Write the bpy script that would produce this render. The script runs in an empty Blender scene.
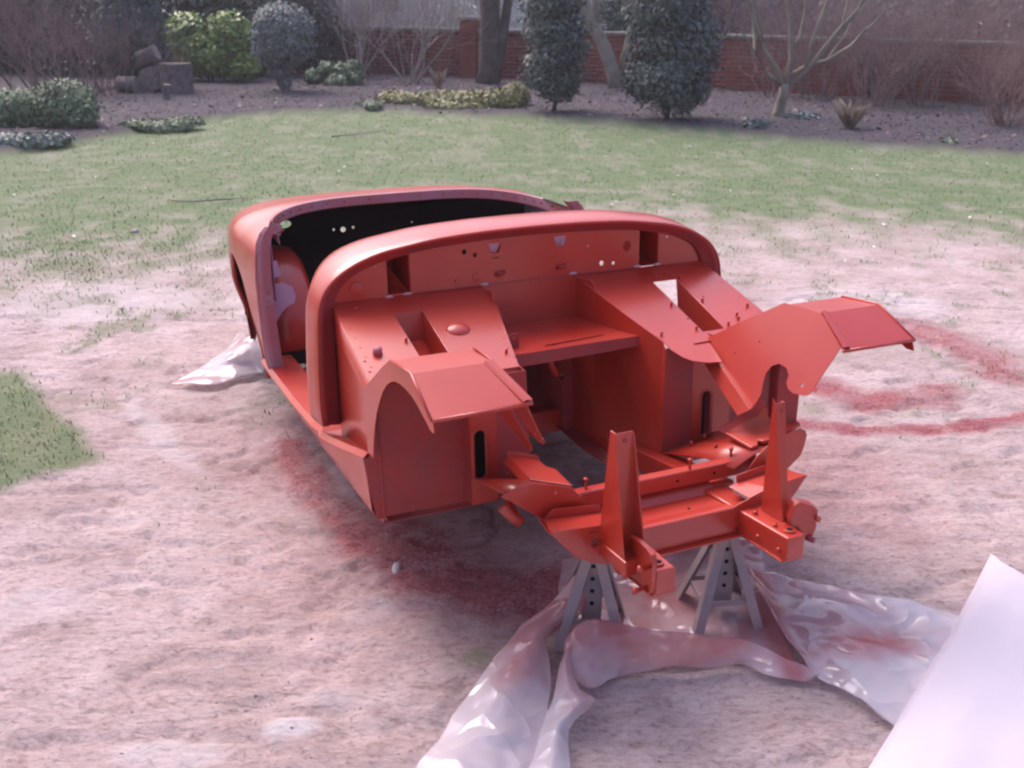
import bpy, bmesh, math, random
import numpy as np
from mathutils import Matrix, Vector
random.seed(4); RS = np.random.RandomState(7)
C = bpy.context.scene.collection
sc = bpy.context.scene
R = math.radians

# ------------------------------------------------------------------ camera, sky, sun, exposure
cam_d = bpy.data.cameras.new('camera'); cam = bpy.data.objects.new('camera', cam_d); C.objects.link(cam)
FPX, PITCH, ROLL, CAMH = 1017.46, R(20.571), R(0.605), 1.5044
cam_d.sensor_width = 36; cam_d.lens = FPX/1024*36
cam_d.clip_end = 500; cam_d.clip_start = .05
fw = Vector((0, math.cos(PITCH), -math.sin(PITCH))); up = Vector((0, math.sin(PITCH), math.cos(PITCH))); rt = Vector((1, 0, 0))
r2 = rt*math.cos(ROLL)+up*math.sin(ROLL); u2 = up*math.cos(ROLL)-rt*math.sin(ROLL)
M = Matrix((r2, u2, -fw)).transposed().to_4x4(); M.translation = (0, 0, CAMH)
cam.matrix_world = M
cam_d.dof.use_dof = True; cam_d.dof.focus_distance = 2.9; cam_d.dof.aperture_fstop = 6.5
sc.camera = cam
SUN_EL, SUN_AZ = R(52), R(-38)          # azimuth from +y, negative = to the left
w = bpy.data.worlds.new('World'); sc.world = w; w.use_nodes = True
nt = w.node_tree; nt.nodes.clear()
sky = nt.nodes.new('ShaderNodeTexSky'); sky.sky_type = 'NISHITA'; sky.sun_disc = False
sky.sun_elevation = SUN_EL; sky.sun_rotation = SUN_AZ; sky.air_density = 1.6; sky.dust_density = 7; sky.ozone_density = 1.0
bg = nt.nodes.new('ShaderNodeBackground'); bg.inputs[1].default_value = .14
hs = nt.nodes.new('ShaderNodeMix'); hs.data_type = 'RGBA'; hs.blend_type = 'MULTIPLY'; hs.inputs[0].default_value = 1; hs.inputs[7].default_value = (.96, .92, 1.13, 1)
wo = nt.nodes.new('ShaderNodeOutputWorld')
nt.links.new(sky.outputs[0], hs.inputs[6]); nt.links.new(hs.outputs[2], bg.inputs[0]); nt.links.new(bg.outputs[0], wo.inputs[0])
sd = bpy.data.lights.new('sun', 'SUN'); so = bpy.data.objects.new('sun', sd); C.objects.link(so)
sd.energy = 1.25; sd.angle = R(42); sd.color = (1, .965, .96)
sv = Vector((math.sin(SUN_AZ)*math.cos(SUN_EL), math.cos(SUN_AZ)*math.cos(SUN_EL), math.sin(SUN_EL)))
so.rotation_euler = (-sv).to_track_quat('-Z', 'Y').to_euler()
sc.view_settings.view_transform = 'Standard'; sc.view_settings.look = 'None'; sc.view_settings.gamma = 1
sc.view_settings.exposure = 0.72
sc.cycles.pixel_filter_type = 'BLACKMAN_HARRIS'; sc.cycles.filter_width = 2.3

# ------------------------------------------------------------------ noise
def vnoise(x, y, seed=0):
    xi = np.floor(x).astype(np.int64); yi = np.floor(y).astype(np.int64); xf = x-xi; yf = y-yi
    def h(a, b):
        n = (a*374761393+b*668265263+seed*1442695041) & 0x7fffffff
        n = ((n ^ (n >> 13))*1274126177) & 0x7fffffff
        return ((n ^ (n >> 16)) & 0xffff)/65535.0
    u = xf*xf*(3-2*xf); v = yf*yf*(3-2*yf)
    return (h(xi, yi)*(1-u)+h(xi+1, yi)*u)*(1-v)+(h(xi, yi+1)*(1-u)+h(xi+1, yi+1)*u)*v
def fbm(x, y, seed=0, oct=4):
    s = 0; a = .5; f = 1; t = 0
    for o in range(oct):
        s = s+a*vnoise(x*f+o*17.3, y*f-o*9.1, seed+o); t += a; a *= .5; f *= 2.03
    return s/t
def sstep(a, b, x): t = np.clip((x-a)/(b-a), 0, 1); return t*t*(3-2*t)

# ------------------------------------------------------------------ materials
def N(nt, t, **k):
    n = nt.nodes.new(t)
    for a, b in k.items(): setattr(n, a, b)
    return n
def mat(name, base, rough=.5, spec=.5, var=None, scale=8, metal=0, bump=0, bscale=60, rough2=None, attr=None, coat=0, dist=.003, sheen=0):
    m = bpy.data.materials.new(name); m.use_nodes = True; t = m.node_tree; p = t.nodes['Principled BSDF']
    p.inputs['Base Color'].default_value = (*base, 1); p.inputs['Roughness'].default_value = rough
    p.inputs['Specular IOR Level'].default_value = spec; p.inputs['Metallic'].default_value = metal
    if sheen: p.inputs['Sheen Weight'].default_value = sheen; p.inputs['Sheen Roughness'].default_value = .45; p.inputs['Sheen Tint'].default_value = (1, .75, .8, 1)
    if coat: p.inputs['Coat Weight'].default_value = coat; p.inputs['Coat Roughness'].default_value = .20
    tc = N(t, 'ShaderNodeTexCoord')
    if var:
        no = N(t, 'ShaderNodeTexNoise'); no.inputs['Scale'].default_value = scale; no.inputs['Detail'].default_value = 5
        t.links.new(tc.outputs['Object'], no.inputs['Vector'])
        cr = N(t, 'ShaderNodeValToRGB'); cr.color_ramp.elements[0].position = .33; cr.color_ramp.elements[1].position = .68
        cr.color_ramp.elements[0].color = (*base, 1); cr.color_ramp.elements[1].color = (*var, 1)
        if attr:
            at = N(t, 'ShaderNodeAttribute', attribute_name=attr); mx = N(t, 'ShaderNodeMath', operation='ADD'); mx.use_clamp = True
            sb = N(t, 'ShaderNodeMath', operation='SUBTRACT'); sb.inputs[1].default_value = .5
            t.links.new(at.outputs['Fac'], sb.inputs[0]); t.links.new(no.outputs[0], mx.inputs[0]); t.links.new(sb.outputs[0], mx.inputs[1])
            t.links.new(mx.outputs[0], cr.inputs[0]); cr.color_ramp.elements[0].position = .1; cr.color_ramp.elements[1].position = .9
        else: t.links.new(no.outputs[0], cr.inputs[0])
        t.links.new(cr.outputs[0], p.inputs['Base Color'])
        if rough2 is not None:
            mr = N(t, 'ShaderNodeMapRange'); mr.inputs[1].default_value = .35; mr.inputs[2].default_value = .65; mr.inputs[3].default_value = rough; mr.inputs[4].default_value = rough2
            n2 = N(t, 'ShaderNodeTexNoise'); n2.inputs['Scale'].default_value = scale*.8; t.links.new(tc.outputs['Object'], n2.inputs['Vector'])
            t.links.new(n2.outputs[0], mr.inputs[0]); t.links.new(mr.outputs[0], p.inputs['Roughness'])
    if bump:
        nb = N(t, 'ShaderNodeTexNoise'); nb.inputs['Scale'].default_value = bscale; nb.inputs['Detail'].default_value = 6
        t.links.new(tc.outputs['Object'], nb.inputs['Vector'])
        b = N(t, 'ShaderNodeBump'); b.inputs['Strength'].default_value = bump; b.inputs['Distance'].default_value = dist
        t.links.new(nb.outputs[0], b.inputs['Height']); t.links.new(b.outputs[0], p.inputs['Normal'])
    return m
PRIMER = mat('red_oxide_primer', (.41, .018, .006), .34, .45, (.47, .036, .016), 3.5, rough2=.55, bump=.22, bscale=9, coat=.7, dist=.004)
DUSTY = mat('dusty_primer', (.40, .12, .13), .42, .5, (.37, .18, .23), 9, rough2=.55, bump=.25, bscale=40)
WORN = mat('seamed_primer', (.36, .035, .03), .45, .5, (.27, .04, .045), 10, rough2=.6, bump=.5, bscale=30)
BLACK = mat('unlit_black', (.008, .007, .007), .8, .2)  # near-black that paints in the darkness of unlit insides and holes
STEEL = mat('oversprayed_steel', (.27, .24, .26), .65, .4, (.44, .31, .31), 9, metal=.3, bump=.2)
SEALER = mat('pale_seam_sealer', (.6, .35, .36), .6)
TABL = mat('lavender_panel', (.55, .42, .58), .5)  # lavender, also carries the painted bright views behind openings

# ------------------------------------------------------------------ mesh helpers
def setp(o, label=None, cat=None, group=None, kind=None):
    if label: o['label'] = label
    if cat: o['category'] = cat
    if group: o['group'] = group
    if kind: o['kind'] = kind
    return o
def thing(name, label, cat, loc=(0, 0, 0), rz=0, group=None):
    o = bpy.data.objects.new(name, None); C.objects.link(o); o.location = loc; o.rotation_euler = (0, 0, rz); o.empty_display_size = .1
    return setp(o, label, cat, group)
def link(name, me, m, parent=None, smooth=False):
    o = bpy.data.objects.new(name, me); C.objects.link(o)
    if m is not None and not me.materials:
        for x in (m if isinstance(m, (list, tuple)) else [m]): me.materials.append(x)
    if parent is not None: o.parent = parent
    if smooth: me.polygons.foreach_set('use_smooth', [True]*len(me.polygons))
    return o
def mesh(name, v, f, m, parent=None, thick=0, off=0, bev=0, smooth=False, sub=0):
    me = bpy.data.meshes.new(name); me.from_pydata([tuple(map(float, p)) for p in v], [], f); me.update()
    bm = bmesh.new(); bm.from_mesh(me); bmesh.ops.recalc_face_normals(bm, faces=bm.faces); bm.to_mesh(me); bm.free()
    o = link(name, me, m, parent, smooth)
    if sub: s = o.modifiers.new('sub', 'SUBSURF'); s.levels = sub; s.render_levels = sub
    if thick: s = o.modifiers.new('sol', 'SOLIDIFY'); s.thickness = thick; s.offset = off
    if bev: b = o.modifiers.new('bev', 'BEVEL'); b.width = bev; b.segments = 2; b.limit_method = 'ANGLE'; b.angle_limit = R(35)
    return o
def grid(name, rows, m, parent=None, thick=0, off=0, smooth=True, bev=0, closed=False):
    nr, nc = len(rows), len(rows[0]); v = [p for r in rows for p in r]; f = []
    for i in range(nr-1):
        for j in range(nc-1 if not closed else nc):
            k = (j+1) % nc; f.append((i*nc+j, i*nc+k, (i+1)*nc+k, (i+1)*nc+j))
    return mesh(name, v, f, m, parent, thick, off, bev, smooth)
def npmesh(name, V, F, m, parent=None, smooth=False, attrs=None):
    me = bpy.data.meshes.new(name); V = np.asarray(V, np.float32); F = np.asarray(F, np.int32); k = F.shape[1]
    me.vertices.add(len(V)); me.vertices.foreach_set('co', V.ravel()); me.loops.add(F.size); me.loops.foreach_set('vertex_index', F.ravel())
    me.polygons.add(len(F)); me.polygons.foreach_set('loop_start', np.arange(0, F.size, k, dtype=np.int32)); me.polygons.foreach_set('loop_total', np.full(len(F), k, np.int32))
    me.update(calc_edges=True)
    for a, (dom, dat) in (attrs or {}).items():
        at = me.attributes.new(a, 'FLOAT', dom); at.data.foreach_set('value', np.asarray(dat, np.float32))
    return link(name, me, m, parent, smooth)
def circ(cx, cy, rx, ry=None, n=20):
    ry = ry or rx; return [(cx+rx*math.cos(2*math.pi*i/n), cy+ry*math.sin(2*math.pi*i/n)) for i in range(n)]
def slot(cx, cy, rx, hy, n=7):
    a = [(cx+rx*math.cos(math.pi*i/n), cy+hy-rx+rx*math.sin(math.pi*i/n)) for i in range(n+1)]
    return a+[(cx-rx*math.cos(math.pi*i/n), cy-hy+rx-rx*math.sin(math.pi*i/n)) for i in range(n+1)]
def plate(name, outline, holes, o, ux, uy, m, parent, thick=.002, bev=0, fn=None):
    """flat sheet with real holes; 2d outline in the frame o + u*ux + v*uy"""
    cu = bpy.data.curves.new(name, 'CURVE'); cu.dimensions = '2D'; cu.fill_mode = 'BOTH'; cu.extrude = thick/2
    for loop in [outline]+list(holes):
        s = cu.splines.new('POLY'); s.points.add(len(loop)-1); s.use_cyclic_u = True
        for p, q in zip(s.points, loop): p.co = (q[0], q[1], 0, 1)
    t = bpy.data.objects.new('tmp', cu); C.objects.link(t)
    me = bpy.data.meshes.new_from_object(t); bpy.data.objects.remove(t); bpy.data.curves.remove(cu)
    me.name = name
    o = Vector(o); ux = Vector(ux).normalized(); uy = Vector(uy); uy = (uy-ux*uy.dot(ux)).normalized(); uz = ux.cross(uy)
    for v in me.vertices: v.co = o+ux*v.co.x+uy*v.co.y+uz*v.co.z
    bm = bmesh.new(); bm.from_mesh(me); bmesh.ops.remove_doubles(bm, verts=bm.verts, dist=1e-5); bmesh.ops.recalc_face_normals(bm, faces=bm.faces); bm.to_mesh(me); bm.free()
    ob = link(name, me, m, parent)
    if bev: b = ob.modifiers.new('bev', 'BEVEL'); b.width = bev; b.segments = 1; b.limit_method = 'ANGLE'
    return ob
def prism(name, prof, a, b, m, parent, bev=.002, cap=True):
    """same n-gon profile lofted from list a to list b of 3d points"""
    n = len(a); v = list(a)+list(b); f = [(i, (i+1) % n, n+(i+1) % n, n+i) for i in range(n)]
    if cap: f += [tuple(range(n-1, -1, -1)), tuple(range(n, 2*n))]
    return mesh(name, v, f, m, parent, bev=bev)
def box(name, lo, hi, m, parent, bev=.003):
    x0, y0, z0 = lo; x1, y1, z1 = hi
    return prism(name, None, [(x0, y0, z0), (x1, y0, z0), (x1, y1, z0), (x0, y1, z0)], [(x0, y0, z1), (x1, y0, z1), (x1, y1, z1), (x0, y1, z1)], m, parent, bev)
def ring(c, d, r, n=8):
    d = Vector(d).normalized(); a = d.orthogonal().normalized(); b = d.cross(a); c = Vector(c)
    return [c+a*r*math.cos(2*math.pi*i/n)+b*r*math.sin(2*math.pi*i/n) for i in range(n)]
def tube(name, pts, rads, m, parent=None, n=8, cap=True, bev=0, smooth=True):
    v = []; f = []; P = [Vector(p) for p in pts]
    for i, p in enumerate(P):
        d = (P[min(i+1, len(P)-1)]-P[max(i-1, 0)]); v += ring(p, d, rads[i] if isinstance(rads, (list, tuple)) else rads, n)
    for i in range(len(P)-1):
        for j in range(n): k = (j+1) % n; f.append((i*n+j, i*n+k, (i+1)*n+k, (i+1)*n+j))
    if cap: f += [tuple(range(n-1, -1, -1)), tuple(range((len(P)-1)*n, len(P)*n))]
    return mesh(name, v, f, m, parent, bev=bev, smooth=smooth)
def interp(pts, n):
    P = np.array(pts, float); d = np.r_[0, np.cumsum(np.linalg.norm(np.diff(P, axis=0), axis=1))]; t = np.linspace(0, d[-1], n)
    return np.stack([np.interp(t, d, P[:, i]) for i in range(P.shape[1])], 1)
def crom(P, n):
    """Catmull-Rom through the control points, n samples"""
    P = np.asarray(P, float); Q = np.vstack([2*P[:1]-P[1:2], P, 2*P[-1:]-P[-2:-1]]); t = np.linspace(0, len(P)-1-1e-9, n); i = t.astype(int); u = (t-i)[:, None]
    a, b, c, d = Q[i], Q[i+1], Q[i+2], Q[i+3]
    return .5*((2*b)+(-a+c)*u+(2*a-5*b+4*c-d)*u*u+(-a+3*b-3*c+d)*u**3)

# ------------------------------------------------------------------ ground: one sheet, lawn / mud / flower bed / pavement beyond the wall
BX = np.array([-30, -12, -7, -5.46, -5.22, -4.88, -4.58, -4.11, -3.3, -2.49, -1.65, -.48, .62, 1.66, 2.56, 3.35, 4.14, 4.9, 5.44, 5.97, 9, 30.])
BY = np.array([2, 4, 7.5, 9.77, 10.47, 11.1, 12.38, 13.61, 14.71, 14.93, 15.02, 14.46, 14.31, 13.81, 13.01, 12.2, 11.73, 11.39, 11.04, 10.51, 7, 2.])
def axis(a, b, d0, lim, grow):
    mid = list(np.arange(a, b, d0)); lo = []; x = a; d = d0
    while x > -lim: d *= grow; x -= d; lo.append(x)
    hi = []; x = b; d = d0
    while x < lim: d *= grow; x += d; hi.append(x)
    return np.array(lo[::-1]+mid+hi)
gx = axis(-2.6, 2.9, .018, 150, 1.045); gy = axis(1.3, 5.6, .018, 150, 1.035)
gy = gy[gy > -40]
GX, GY = np.meshgrid(gx, gy); gxf, gyf = GX.ravel(), GY.ravel()
def seg_dist(x, y, pts):
    d = np.full_like(x, 1e9)
    for (a, b) in zip(pts[:-1], pts[1:]):
        ax, ay = a; bx, by = b; L = (bx-ax)**2+(by-ay)**2; t = np.clip(((x-ax)*(bx-ax)+(y-ay)*(by-ay))/L, 0, 1)
        d = np.minimum(d, np.hypot(x-ax-t*(bx-ax), y-ay-t*(by-ay)))
    return d
def masks(x, y):
    bed = sstep(-.05, .12, y-np.interp(x, BX, BY)+.25*(fbm(x*2.3, y*2.3, 5)-.5))
    n1 = fbm(x*1.1, y*.8, 11); n2 = fbm(x*5, y*4, 21); n3 = fbm(x*14, y*11, 31)
    edge = np.interp(x, [-6, -3, -2.1, -1.0, 1.5, 2.4, 4, 9], [5.3, 5.6, 6.3, 6.6, 7.3, 7.2, 6.6, 6.2])
    g = sstep(-1.6, 1.9, y-edge+1.6*(n1-.5)+2.0*(n2-.5))
    g = np.clip(g*(.80+.3*sstep(.3, .6, n2)), 0, 1)
    tuft = .55*sstep(.56, .72, n2)*sstep(2.3, 5, y)*sstep(.35, .6, n3)
    g = np.maximum(g, tuft)
    # square of turf left green at the left, with a straight trampled edge
    pa = sstep(.05, -.05, (x+1.44)*.80+(y-3.23)*.60+.09*(n2-.5))*sstep(.05, -.05, (x+1.44)*.75-(y-3.23)*.66+.10*(n2-.5))*sstep(4.2, 4.02, y+.1*(n2-.5))
    g = np.maximum(g, .97*pa)
    g = np.maximum(g, .6*sstep(.05, .015, np.hypot(x+.075, y-2.10)+.05*(n3-.5)))
    red = np.zeros_like(x); nn = n2-.5
    for pts, wd, s in (([(.95, 3.68), (1.15, 3.60), (1.33, 3.56), (1.65, 3.58), (2.1, 3.74), (2.6, 3.95)], .045, 1.0), ([(1.30, 4.05), (1.42, 3.86), (1.72, 3.90), (1.8, 3.99)], .085, .8),
                       ([(2.0, 4.95), (2.12, 4.62), (2.2, 4.4), (2.15, 4.2)], .12, .72), ([(-.81, 3.38), (-.69, 3.15), (-.60, 2.93), (-.45, 2.72)], .075, .8), ([(-.38, 2.70), (-.22, 2.50), (.02, 2.42), (.25, 2.42)], .14, .9),
                       ([(-.7, 3.4), (-.3, 3.1), (.1, 2.9), (.4, 2.9), (1.0, 3.1)], .34, .30), ([(-.5, 2.6), (-.3, 2.3)], .25, .16)):
        red = np.maximum(red, s*sstep(wd*1.9, wd*.35, seg_dist(x, y, pts)+wd*.9*nn))
    red = red*(.75+.4*sstep(.3, .62, n3))
    red = np.clip(red+.05*sstep(3.2, 1.5, np.hypot(x-.2, y-2.5)), 0, 1)
    return bed, g, red, n1, n2, n3
bed, gr, red, n1, n2, n3 = masks(gxf, gyf)
wl = np.interp(gxf, [-40, 3.0, 40], [36, 19.95, -4.3])
pave = sstep(.3, .6, gyf-wl)
mud = (1-gr)*(1-bed)
near = sstep(9, 4, gyf)
rid = 1-np.abs(2*fbm(gxf*2.1+.7*n2, gyf*4.6, 41, 3)-1)
hz = .018*(fbm(gxf*1.3, gyf*1.3, 51)-.5)+mud*near*(.0075*(fbm(gxf*9, gyf*12, 61)-.5)*2+.007*(fbm(gxf*30, gyf*34, 71, 3)-.5)*2-.015*sstep(.88, .99, rid))+gr*.012*fbm(gxf*20, gyf*20, 81, 2)*near
# boot prints and scrapes trodden into the mud
PR = random.Random(3)
for i in range(26):
    cx, cy, a = PR.uniform(-2.2, 2.6), PR.uniform(1.7, 5.2), PR.uniform(-1.3, 1.3)
    if 1 < i < 8: cx, cy = PR.uniform(-.9, .0), PR.uniform(1.8, 2.6)
    dx, dy = gxf-cx, gyf-cy; u = dx*math.cos(a)+dy*math.sin(a); v = -dx*math.sin(a)+dy*math.cos(a)
    l = PR.uniform(.09, .16); q = (u/l)**2+(v/.042)**2
    hz = hz-PR.uniform(.0015, .004)*sstep(1.3, .75, q)*mud+.004*sstep(1.9, 1.35, q)*sstep(.9, 1.35, q)*mud
for i in range(60):
    cx, cy, a, l = PR.uniform(-2.0, .2), PR.uniform(1.6, 3.8), PR.gauss(.35, .6), PR.uniform(.04, .14)
    if i % 4 == 0: cx = PR.uniform(.8, 2.3)
    dx, dy = gxf-cx, gyf-cy; u = dx*math.cos(a)+dy*math.sin(a); v = -dx*math.sin(a)+dy*math.cos(a)+.8*u*u
    hz = hz-.009*np.exp(-(v/.008)**2)*sstep(l, l*.5, np.abs(u))*mud+.004*np.exp(-((v-.024)/.013)**2)*sstep(l, l*.5, np.abs(u))*mud
hz = hz*sstep(60, 20, gyf)+bed*(1-pave)*(.03+.05*fbm(gxf*3, gyf*3, 91)+.03*fbm(gxf*11, gyf*11, 92))
hz = hz-.004
pale = np.zeros_like(gxf)
for px_, py_, rx_, ry_, a_, k_ in ((-.485, 1.84, .075, .04, .2, .95), (-.33, 2.53, .03, .06, .3, .5), (-.72, 1.76, .14, .06, .0, .5), (-.42, 1.95, .1, .04, -.1, .35), (-.36, 2.30, .08, .06, .6, .35), (-1.30, 3.45, .06, .5, .62, .45), (-1.25, 2.3, .18, .1, .3, .35), (1.9, 5.3, .5, .3, 0, .4), (-2.2, 5.2, .6, .4, 0, .35)):
    dx, dy = gxf-px_, gyf-py_; u = dx*math.cos(a_)+dy*math.sin(a_); v = -dx*math.sin(a_)+dy*math.cos(a_); q = np.hypot(u/rx_, v/ry_)+.7*(n3-.5)
    pale = np.maximum(pale, k_*sstep(1.15, .6, q)); hz = hz+(.006*sstep(1.2, .5, q) if rx_ < .08 and k_ > .9 else 0)
pale = pale*(1-gr)
nx, ny = len(gx), len(gy)
idx = np.arange(nx*ny).reshape(ny, nx)
F = np.stack([idx[:-1, :-1], idx[:-1, 1:], idx[1:, 1:], idx[1:, :-1]], -1).reshape(-1, 4)
def ground_z(x, y):
    i = int(np.clip(np.searchsorted(gx, x)-1, 0, nx-2)); j = int(np.clip(np.searchsorted(gy, y)-1, 0, ny-2))
    return float(hz.reshape(ny, nx)[j:j+2, i:i+2].mean())
G = bpy.data.materials.new('trampled_ground'); G.use_nodes = True; t = G.node_tree; p = t.nodes['Principled BSDF']
p.inputs['Roughness'].default_value = .9; p.inputs['Specular IOR Level'].default_value = .25
tc = N(t, 'ShaderNodeTexCoord')
def noi(s, d=6, r=.6):
    n = N(t, 'ShaderNodeTexNoise'); n.inputs['Scale'].default_value = s; n.inputs['Detail'].default_value = d; n.inputs['Roughness'].default_value = r
    t.links.new(tc.outputs['Object'], n.inputs['Vector']); return n.outputs[0]
def ramp(src, st):
    c = N(t, 'ShaderNodeValToRGB'); e = c.color_ramp.elements
    while len(e) < len(st): e.new(.5)
    for q, (pos, col) in zip(e, st): q.position = pos; q.color = (*col, 1)
    t.links.new(src, c.inputs[0]); return c.outputs[0]
def mixc(f, a, b):
    m = N(t, 'ShaderNodeMix', data_type='RGBA')
    if isinstance(f, float): m.inputs[0].default_value = f
    else: t.links.new(f, m.inputs[0])
    t.links.new(a, m.inputs[6]); t.links.new(b, m.inputs[7]); return m.outputs[2]
def att(n): a = N(t, 'ShaderNodeAttribute', attribute_name=n); return a.outputs['Fac']
mudc = ramp(noi(2.6, 9, .66), [(.30, (.33, .27, .255)), (.44, (.41, .345, .34)), (.56, (.475, .41, .41)), (.70, (.56, .50, .51))])
def stretched(sx, sy, rot, d, seed):
    mp = N(t, 'ShaderNodeMapping'); mp.inputs['Scale'].default_value = (sx, sy, 1); mp.inputs['Rotation'].default_value = (0, 0, rot); mp.inputs['Location'].default_value = (seed, 0, 0)
    n = N(t, 'ShaderNodeTexNoise'); n.inputs['Scale'].default_value = 1; n.inputs['Detail'].default_value = d; n.inputs['Roughness'].default_value = .7; n.inputs['Distortion'].default_value = .6
    t.links.new(tc.outputs['Object'], mp.inputs['Vector']); t.links.new(mp.outputs[0], n.inputs['Vector']); return n.outputs[0]
def mulc(a, b):
    m = N(t, 'ShaderNodeMix', data_type='RGBA'); m.blend_type = 'MULTIPLY'; m.inputs[0].default_value = 1
    t.links.new(a, m.inputs[6]); t.links.new(b, m.inputs[7]); return m.outputs[2]
mudc = mulc(mudc, ramp(stretched(10, 24, .45, 8, 3), [(.33, (.70, .66, .64)), (.42, (.92, .90, .89)), (.48, (1, 1, 1))]))
rn = N(t, 'ShaderNodeTexNoise'); rn.noise_type = 'RIDGED_MULTIFRACTAL'; rn.inputs['Scale'].default_value = 7; rn.inputs['Detail'].default_value = 7; rn.inputs['Distortion'].default_value = .8
t.links.new(tc.outputs['Object'], rn.inputs['Vector'])
mudc = mulc(mudc, ramp(rn.outputs[0], [(.0, (1.03, 1.03, 1.03)), (.52, (1, 1, 1)), (.70, (.70, .67, .65)), (1, (.55, .52, .50))]))
mudc = mulc(mudc, ramp(stretched(45, 70, -.6, 6, 8), [(.36, (.66, .62, .60)), (.46, (.96, .95, .94)), (.62, (1.08, 1.06, 1.06))]))
grc = ramp(noi(6, 8, .7), [(.32, (.090, .150, .062)), (.52, (.125, .180, .078)), (.70, (.19, .21, .115))])
bdc = ramp(noi(22, 8, .75), [(.33, (.04, .035, .04)), (.55, (.075, .065, .073)), (.72, (.13, .115, .125))])
rdc = ramp(noi(60, 5, .7), [(.35, (.22, .055, .06)), (.65, (.38, .14, .15))])
pvc = ramp(noi(2, 5), [(.3, (.42, .42, .42)), (.7, (.55, .55, .54))])
mt = N(t, 'ShaderNodeRGB'); mt.outputs[0].default_value = (1.04, .975, .95, 1); mudc = mulc(mudc, mt.outputs[0]); c = mixc(att('grass'), mudc, grc); rm = N(t, 'ShaderNodeMath', operation='MULTIPLY_ADD'); rm.inputs[1].default_value = 2.4; rm.inputs[2].default_value = -.15; t.links.new(noi(95, 4, .7), rm.inputs[0]); rq = N(t, 'ShaderNodeMath', operation='MULTIPLY'); rq.use_clamp = True; t.links.new(rm.outputs[0], rq.inputs[0]); t.links.new(att('red'), rq.inputs[1])
pr = N(t, 'ShaderNodeRGB'); pr.outputs[0].default_value = (.60, .55, .555, 1); c = mixc(att('pale'), c, pr.outputs[0])
c = mixc(rq.outputs[0], c, rdc); c = mixc(att('bed'), c, bdc); c = mixc(att('pave'), c, pvc)
t.links.new(c, p.inputs['Base Color'])
b = N(t, 'ShaderNodeBump'); b.inputs['Strength'].default_value = 1; b.inputs['Distance'].default_value = .010; t.links.new(stretched(30, 60, .2, 9, 1), b.inputs['Height']); t.links.new(b.outputs[0], p.inputs['Normal'])
ground = npmesh('ground', np.stack([gxf, gyf, hz], 1), F, G, smooth=True, attrs={'grass': ('POINT', gr*.95), 'red': ('POINT', red), 'bed': ('POINT', bed), 'pave': ('POINT', pave), 'pale': ('POINT', pale)})
setp(ground, kind='structure')

# grass blades: real little blades, thick on the lawn and sparse on the mud
def blades():
    n = 420000
    y = 2.2+13.5*RS.rand(n)**1.0; x = (RS.rand(n)*2-1)*(1.0+y*.58)
    b_, g_, r_, a1, a2, a3 = masks(x, y)
    keep = (RS.rand(n) < g_**1.2*.95*(1-.85*sstep(5.0, 7.5, y))) & (b_ < .3) & (RS.rand(n) < .35+.65*sstep(2, 6, y)+0*y)
    x, y, a2 = x[keep], y[keep], a2[keep]; n = len(x)
    h = (.006+.014*RS.rand(n))*(1+.3*(y > 6)); a = RS.rand(n)*2*np.pi; wd = (.0012+.0016*RS.rand(n))*(1+y*.04); lean = .8*h*RS.rand(n)
    z = .002+.018*(fbm(x*1.3, y*1.3, 51)-.5)
    ca, sa = np.cos(a), np.sin(a); b2 = RS.rand(n)*2*np.pi
    V = np.zeros((n, 3, 3)); V[:, 0] = np.stack([x-ca*wd, y-sa*wd, z-.004], 1); V[:, 1] = np.stack([x+ca*wd, y+sa*wd, z-.004], 1); V[:, 2] = np.stack([x+np.cos(b2)*lean, y+np.sin(b2)*lean, z+h], 1)
    F = np.arange(3*n).reshape(n, 3)
    m = mat('grass_blade', (.115, .175, .07), .8, .1, (.185, .24, .105), 3, attr='rnd')
    o = npmesh('grass', V.reshape(-1, 3), F, m, attrs={'rnd': ('FACE', np.clip(RS.rand(n)*.7+.5*(a2), 0, 1))}); setp(o, 'short patchy lawn grass thinning out into trampled mud', 'grass', kind='stuff')
blades()

def strands():
    n = 9000; y = 1.6+5.5*RS.rand(n)**1.2; x = (RS.rand(n)*2-1)*(.5+y*.6); _, g_, *_ = masks(x, y); k = (RS.rand(n) < .25+.75*sstep(.3, .7, fbm(x*3, y*3, 14))); x, y = x[k], y[k]; n = len(x)
    a = RS.randn(n)*.9; l = .006+.022*RS.rand(n)**2; ca, sa = np.cos(a), np.sin(a); w_ = .0006+.0007*RS.rand(n); jy = np.clip(np.searchsorted(gy, y)-1, 0, ny-2); jx = np.clip(np.searchsorted(gx, x)-1, 0, nx-2); z = hz.reshape(ny, nx)[jy, jx]+.0025; b2 = a+RS.randn(n)*.5
    V = np.stack([np.stack([x-ca*l, y-sa*l, z], 1), np.stack([x-sa*w_, y+ca*w_, z+.002], 1), np.stack([x+np.cos(b2)*l, y+np.sin(b2)*l, z], 1), np.stack([x+sa*w_, y-ca*w_, z+.002], 1)], 1).reshape(-1, 3)
    setp(npmesh('dead_grass', V, np.arange(4*n).reshape(n, 4), mat('dead_grass_strand', (.24, .185, .16), .9, .1, (.52, .45, .38), 3, attr='rnd'), attrs={'rnd': ('FACE', RS.rand(n))}), 'loose dead grass strands and fibres trodden into the dusty mud', 'dead grass', kind='stuff')
strands()
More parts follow.
